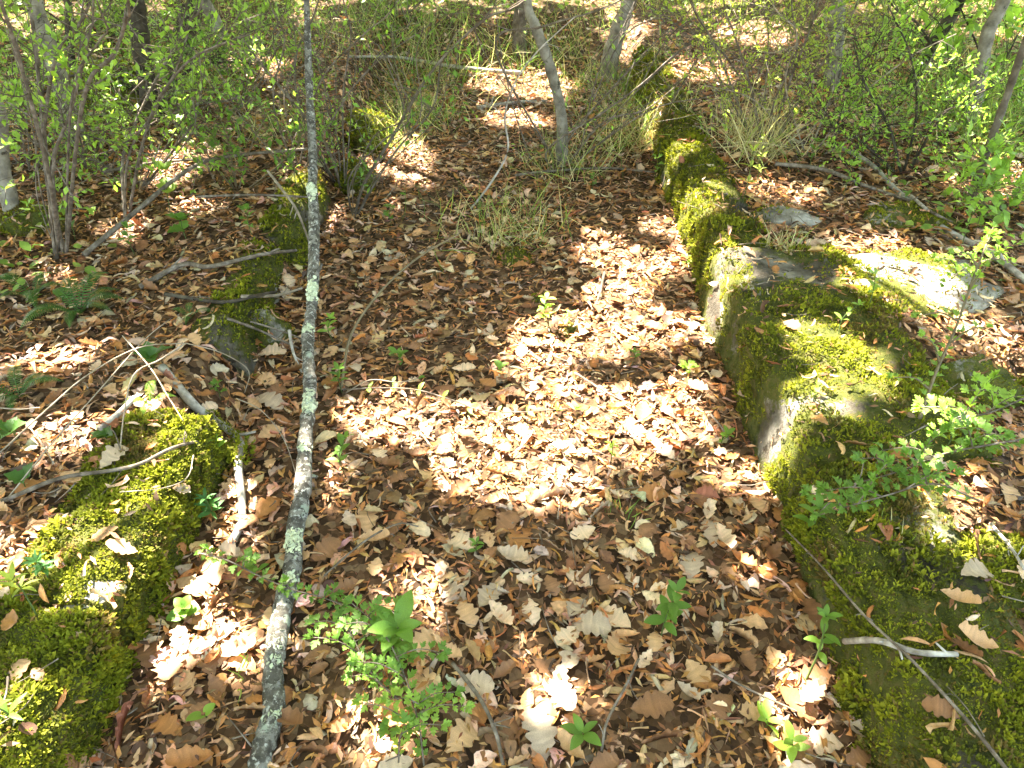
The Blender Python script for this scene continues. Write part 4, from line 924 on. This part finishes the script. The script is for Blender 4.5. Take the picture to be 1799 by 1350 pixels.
shrub('dark brown bough rising from the left wall toward the top centre', (618, 385), [[(618, 385), (640, 322), (690, 240), (735, 160), (780, 100), (855, 32), (930, -5)], [(620, 380), (660, 320), (700, 260), (760, 190), (775, 110), (800, 60)]], .008, M_BARKB, 9, 220, .03, 'mid')
shrub('grey hanging twig curving down over the far path', (818, 368), [[(818, 368), (862, 322), (892, 265), (887, 205), (905, 145), (945, 90), (1010, 30)]], .006, M_GREY, 2, 0, .03, 'mid', spread=.2, fan=0)
shrub('bare arching twigs fanning up right of the sapling', (972, 300), [[(972, 300), (1000, 245), (1080, 150), (1155, 70), (1235, -10)], [(975, 298), (963, 262), (1063, 195), (1125, 150), (1205, 82), (1300, 40)], [(985, 290), (870, 85), (960, 45), (1100, -5)], [(990, 290), (1060, 215), (1130, 195), (1190, 150)], [(1040, 180), (1100, 60), (1200, 20)]], .006, M_TWIG, 7, 180, .028, 'bright', spread=.4)
shrub('dense small leaved shrub at the top behind the right wall', (1345, 262), [[(1345, 262), (1320, 160), (1290, 60), (1270, -5)], [(1340, 255), (1345, 150), (1350, 60), (1340, -5)], [(1350, 260), (1385, 150), (1420, 60), (1440, -5)], [(1355, 258), (1420, 150), (1480, 60), (1510, -5)], [(1335, 258), (1270, 150), (1225, 70), (1190, 20)], [(1350, 262), (1360, 180), (1400, 90), (1390, -5)], [(1360, 262), (1450, 190), (1530, 120), (1560, 40)], [(1330, 250), (1255, 80), (1210, -5)]], .006, M_TWIG, 18, 6500, .0185, 'yellow', spread=.36)
shrub('leafy bush spreading under the trunks at upper right', (1590, 305), [[(1590, 305), (1560, 220), (1520, 150), (1500, 80)], [(1595, 300), (1650, 210), (1690, 180), (1750, 150)], [(1585, 300), (1500, 240), (1450, 230)], [(1600, 310), (1680, 290), (1740, 300), (1799, 280)], [(1590, 300), (1610, 200), (1600, 100), (1560, 10)]], .007, M_BARKD, 16, 3200, .022, 'bright', spread=.34)
shrub('long dark bough running level through the right bushes', (1310, 140), [[(1310, 140), (1260, 82), (1200, 52), (1140, 8)], [(1312, 142), (1370, 160), (1440, 180), (1540, 183), (1625, 190)]], .009, M_BARKB, 7, 250, .022, 'bright', fan=1)
def tangle(label, base, lines, r=.0045, mat=None, side=4):
    return shrub(label, base, lines, r, mat or M_TWIG, side, 60, .02, 'bright', name='bare_bush', spread=.45, fan=0, group='bare twig tangles')
tangle('tangle of bare straight twigs slanting over the far right wall end', (1010, 285), [[(1010, 285), (1090, 190), (1200, 85), (1290, 0)], [(1000, 288), (1110, 205), (1235, 110), (1330, 20)], [(1015, 280), (1050, 130), (1100, 40), (1120, -5)], [(990, 290), (1140, 195), (1260, 165), (1340, 100)], [(940, 290), (905, 200), (880, 90), (870, -5)], [(1180, 180), (1250, 60), (1290, -5)], [(1120, 160), (1180, 60), (1260, 20), (1390, -8)]])
tangle('tangle of bare dark twigs crossing at the upper left', (150, 300), [[(150, 300), (200, 200), (290, 100), (330, 0)], [(155, 300), (100, 180), (60, 90), (0, 30)], [(150, 300), (230, 240), (330, 190), (440, 170)], [(140, 300), (170, 150), (150, 60), (200, -5)], [(160, 300), (260, 160), (390, 80), (480, 40)], [(130, 300), (60, 250), (0, 180)], [(150, 300), (120, 130), (130, 40), (110, -5)]], mat=M_BARKB)
tangle('tangle of thin twigs behind the lichened pole at the top', (520, 300), [[(520, 300), (480, 180), (500, 70), (470, -5)], [(525, 300), (590, 200), (650, 120), (760, 40)], [(515, 300), (420, 200), (380, 120), (300, 60)], [(520, 300), (560, 150), (640, 60), (700, 0)], [(525, 298), (500, 160), (560, 90), (600, -5)], [(510, 300), (450, 250), (360, 230), (300, 170)]])
tangle('tangle of thin dry twigs in the right shrubs', (1420, 270), [[(1420, 270), (1380, 150), (1400, 60), (1350, -5)], [(1425, 270), (1500, 180), (1600, 100), (1680, 60)], [(1415, 270), (1330, 180), (1240, 150)], [(1420, 270), (1470, 130), (1450, 40), (1480, -5)], [(1430, 272), (1530, 230), (1640, 215)]], mat=M_CANE)
shrub('bush with large fresh leaves at the upper right corner', (1745, 160), [[(1745, 160), (1720, 90), (1690, 20), (1680, -10)], [(1750, 160), (1770, 100), (1799, 40)], [(1740, 160), (1660, 110), (1610, 40), (1560, 0)]], .008, M_BARKD, 9, 420, .075, 'bright')
shrub('leafy low bush by the right edge above the boulders', (1770, 372), [[(1770, 372), (1740, 320), (1730, 280)], [(1775, 372), (1799, 330), (1820, 280)], [(1765, 372), (1720, 350), (1690, 320)]], .005, M_YSTEM, 9, 420, .05, 'bright', spread=.2)
shrub('low leafy thicket at the left edge behind the pale trunk', (50, 300), [[(50, 300), (30, 200), (20, 100)], [(55, 300), (90, 230), (130, 180)], [(45, 300), (0, 240), (-30, 180)], [(60, 305), (150, 280), (200, 300)]], .006, M_TWIG, 13, 1700, .028, 'bright', spread=.3)
shrub('fine leaved undergrowth bush between the dark trunks, upper left', (420, 190), [[(420, 190), (400, 120), (390, 50)], [(425, 190), (470, 120), (500, 60), (540, -5)], [(415, 190), (350, 150), (300, 130)], [(420, 192), (440, 100), (430, 0)]], .006, M_TWIG, 12, 1500, .028, 'bright', spread=.34)
shrub('sprawling leafy shrub left of the lichened pole', (415, 330), [[(415, 330), (440, 260), (470, 200)], [(415, 330), (370, 280), (340, 220)], [(420, 330), (490, 290), (540, 240)], [(415, 332), (400, 250), (380, 190)]], .004, M_YSTEM, 8, 420, .032, 'mid', spread=.2)
shrub('low green shrub at the far top centre', (700, 30), [[(700, 30), (690, -20)], [(700, 30), (760, -20)], [(690, 32), (640, -10)], [(710, 30), (730, -40)]], .006, M_TWIG, 22, 2200, .035, 'bright', spread=.45)
shrub('green shrub at the far top left of the picture', (200, 60), [[(200, 60), (180, -20)], [(200, 60), (260, -20)], [(195, 62), (120, 0)], [(205, 60), (220, -40)]], .006, M_TWIG, 22, 2400, .035, 'bright', spread=.5)
shrub('green shrub at the far top right behind the leaning trunk', (1600, 70), [[(1600, 70), (1580, -10)], [(1600, 70), (1660, -10)], [(1595, 72), (1530, 0)], [(1605, 70), (1640, -40)]], .006, M_TWIG, 22, 2200, .04, 'bright', spread=.5)

# ------------------------------------------------------------------ grasses
BL = []
for s in range(5):
    r = np.random.default_rng(900 + s); k = .25 + .55 * r.random(); y = np.array([0, .35, .7, 1.0]); off = k * y ** 2.2; z = y * (1 - .35 * k * y); w = np.array([.012, .013, .010, .001])
    BL.append((np.array([[sx * w[i], off[i], z[i]] for i in range(4) for sx in (-1, 1)]), np.array([[0, 1, 3, 2], [2, 3, 5, 4], [4, 5, 7, 6]]), np.zeros((0, 3), int)))
GC_ = [lin('7c923e'), lin('9aa652'), lin('5e7c34'), lin('b7a878'), lin('c9bb90')]
def blades(P, ln, dry, lean=None):
    n = len(P); a = rng.random(n) * 6.28; N = np.array([0, 0, 1.]) + rng.normal(0, .6, (n, 3)); N[:, 2] = 1
    c = np.where((rng.random(n) < dry)[:, None], np.array(GC_)[rng.integers(3, 5, n)], np.array(GC_)[rng.integers(0, 3, n)]) * (.75 + .5 * rng.random((n, 1)))
    Rm = basis(N, a); kk = rng.integers(0, 5, n); out = []; sc = np.stack([np.full(n, .11) * rng.uniform(.7, 1.5, n), ln * rng.uniform(.6, 1.9, n), ln], 1)
    for j in range(5):
        s = kk == j
        if s.any(): out.append(scatter(BL[j], Rm[s], sc[s], P[s], c[s]))
    return joinc(out)
def tuft(label, u, v, n, ln, dry, rad, group='grass tufts', name='grass_tuft', phrase=None):
    b = on(u, v); P = np.stack([rng.normal(0, rad * 1.35, n), rng.normal(0, rad, n), np.zeros(n)], 1); P[:, 2] = gh(P[:, 0] + b.x, P[:, 1] + b.y) - b.z - .01
    V, Q, T, C = blades(P, ln * rng.uniform(.45, 1.15, n), dry)
    t = empty(name, b, label, 'grass', group); tag(obj('blades', make_mesh('blades', V, [Q], M_GRASS, C), t), kind='stuff')
    if phrase: LAND.append((b.x, b.y, phrase))
for a in [('grass tuft with mixed dry blades in the shade of the path centre', 880, 395, 130, .26, .3, .13), ('fine dry grass tuft below the sapling, path centre', 905, 428, 80, .20, .7, .05), ('grass clump at the foot of the curved sapling', 1000, 300, 150, .26, .5, .10),
          ('tall pale grass clump against the right wall, far end', 1110, 262, 220, .34, .55, .10), ('sunlit grass at the far right wall end', 1085, 205, 160, .32, .4, .12), ('green grass tuft beside the mossy left boulder', 735, 215, 220, .32, .35, .12),
          ('grass fringe hanging by the mossy left boulder', 700, 262, 110, .26, .5, .06), ('upright dry stalk clump on the right bank', 1335, 275, 170, .42, .85, .07), ('bushy dry grass left of the upright stalk clump', 1300, 240, 100, .30, .7, .08),
          ('small dead grass tuft on the right bank near the moss', 1375, 440, 70, .13, .9, .03), ('little hanging dead grass tuft on the near right wall', 1552, 950, 55, .12, .8, .018), ('single green grass blades in the litter, lower centre right', 1092, 905, 16, .10, .1, .02),
          ('green grass sprig on the moss at lower right', 1625, 1150, 22, .10, .1, .018), ('thin grass blades between the pole and the left wall, bottom', 405, 1200, 6, .16, .0, .02), ('grass tuft right of the upper left fallen branch', 760, 140, 160, .34, .3, .14),
          ('grass clump beyond the far fallen branch', 700, 70, 220, .38, .3, .2), ('lush green grass clump at the right edge under the pale trunk', 1740, 235, 320, .36, .05, .18), ('lush grass between the two right trunks', 1660, 190, 260, .34, .1, .18), ('bright grass clump in the upper right corner', 1790, 170, 220, .36, .1, .2),
          ('grass clump at the foot of the pale far trunk', 1070, 150, 160, .3, .3, .12), ('grass tuft far behind the sapling', 950, 100, 150, .3, .35, .14), ('grass on the left bank below the thick mossy trunk', 330, 150, 160, .28, .2, .14), ('grass tuft left of the pole, upper bank', 480, 240, 110, .24, .4, .1)]:
    tuft(*a)
# the far floor: grass and low herbs nobody could count
n = 60000; x = rng.uniform(-12, 12, n); y = 3.4 + rng.random(n) ** 1.25 * 12; f = fb2(x, y, 1.1, 201, 3)
k = (rng.random(n) < sstep(.30, .50, f) * (.25 + .75 * sstep(4.4, 6.2, y + .55 * np.abs(x)))) & (np.abs(x) < .75 * y + 1.5) & ((y > 4.7) | (np.abs(x) > 1.5)); x, y = x[k], y[k]; n = len(x)
V, Q, T, C = blades(np.stack([x, y, gh(x, y) - .01], 1), rng.uniform(.10, .30, n) * (1 + .05 * y), .22)
tag(obj('grass', make_mesh('grass', V, [Q], M_GRASS, C)), 'thin woodland grass on the far forest floor', 'grass', kind='stuff')
n = 60000; x = rng.uniform(-9, 9, n); y = 2.2 + rng.random(n) ** 1.1 * 10; f = fb2(x, y, 1.6, 301, 3)
side = sstep(1.3, 2.2, np.abs(x)) + sstep(5.2, 7, y)
k = (rng.random(n) < np.clip(sstep(.44, .62, f) + .55 * sstep(5.4, 7, y), 0, 1) * np.clip(side, 0, 1)) & (np.abs(x) < .75 * y + 1.2); x, y = x[k], y[k]; n = len(x)
P = np.stack([x, y, gh(x, y) + rng.random(n) ** 1.5 * (.06 + .02 * y)], 1); N = np.array([0, 0, 1.]) + rng.normal(0, .45, (n, 3)); N[:, 2] = np.abs(N[:, 2]) + .2
V, Q, T, C = scatter(LEAF2, basis(N, rng.random(n) * 6.28), rng.uniform(.02, .05, n) * (1 + .04 * y), P, gcol(n, lin('6a8a38'), lin('a6b858')))
tag(obj('ground_cover', make_mesh('ground_cover', V, [Q], M_GREEN, C)), 'low green herbs sprouting through the leaves behind the walls', 'ground cover', kind='stuff')

single_leaves(280)
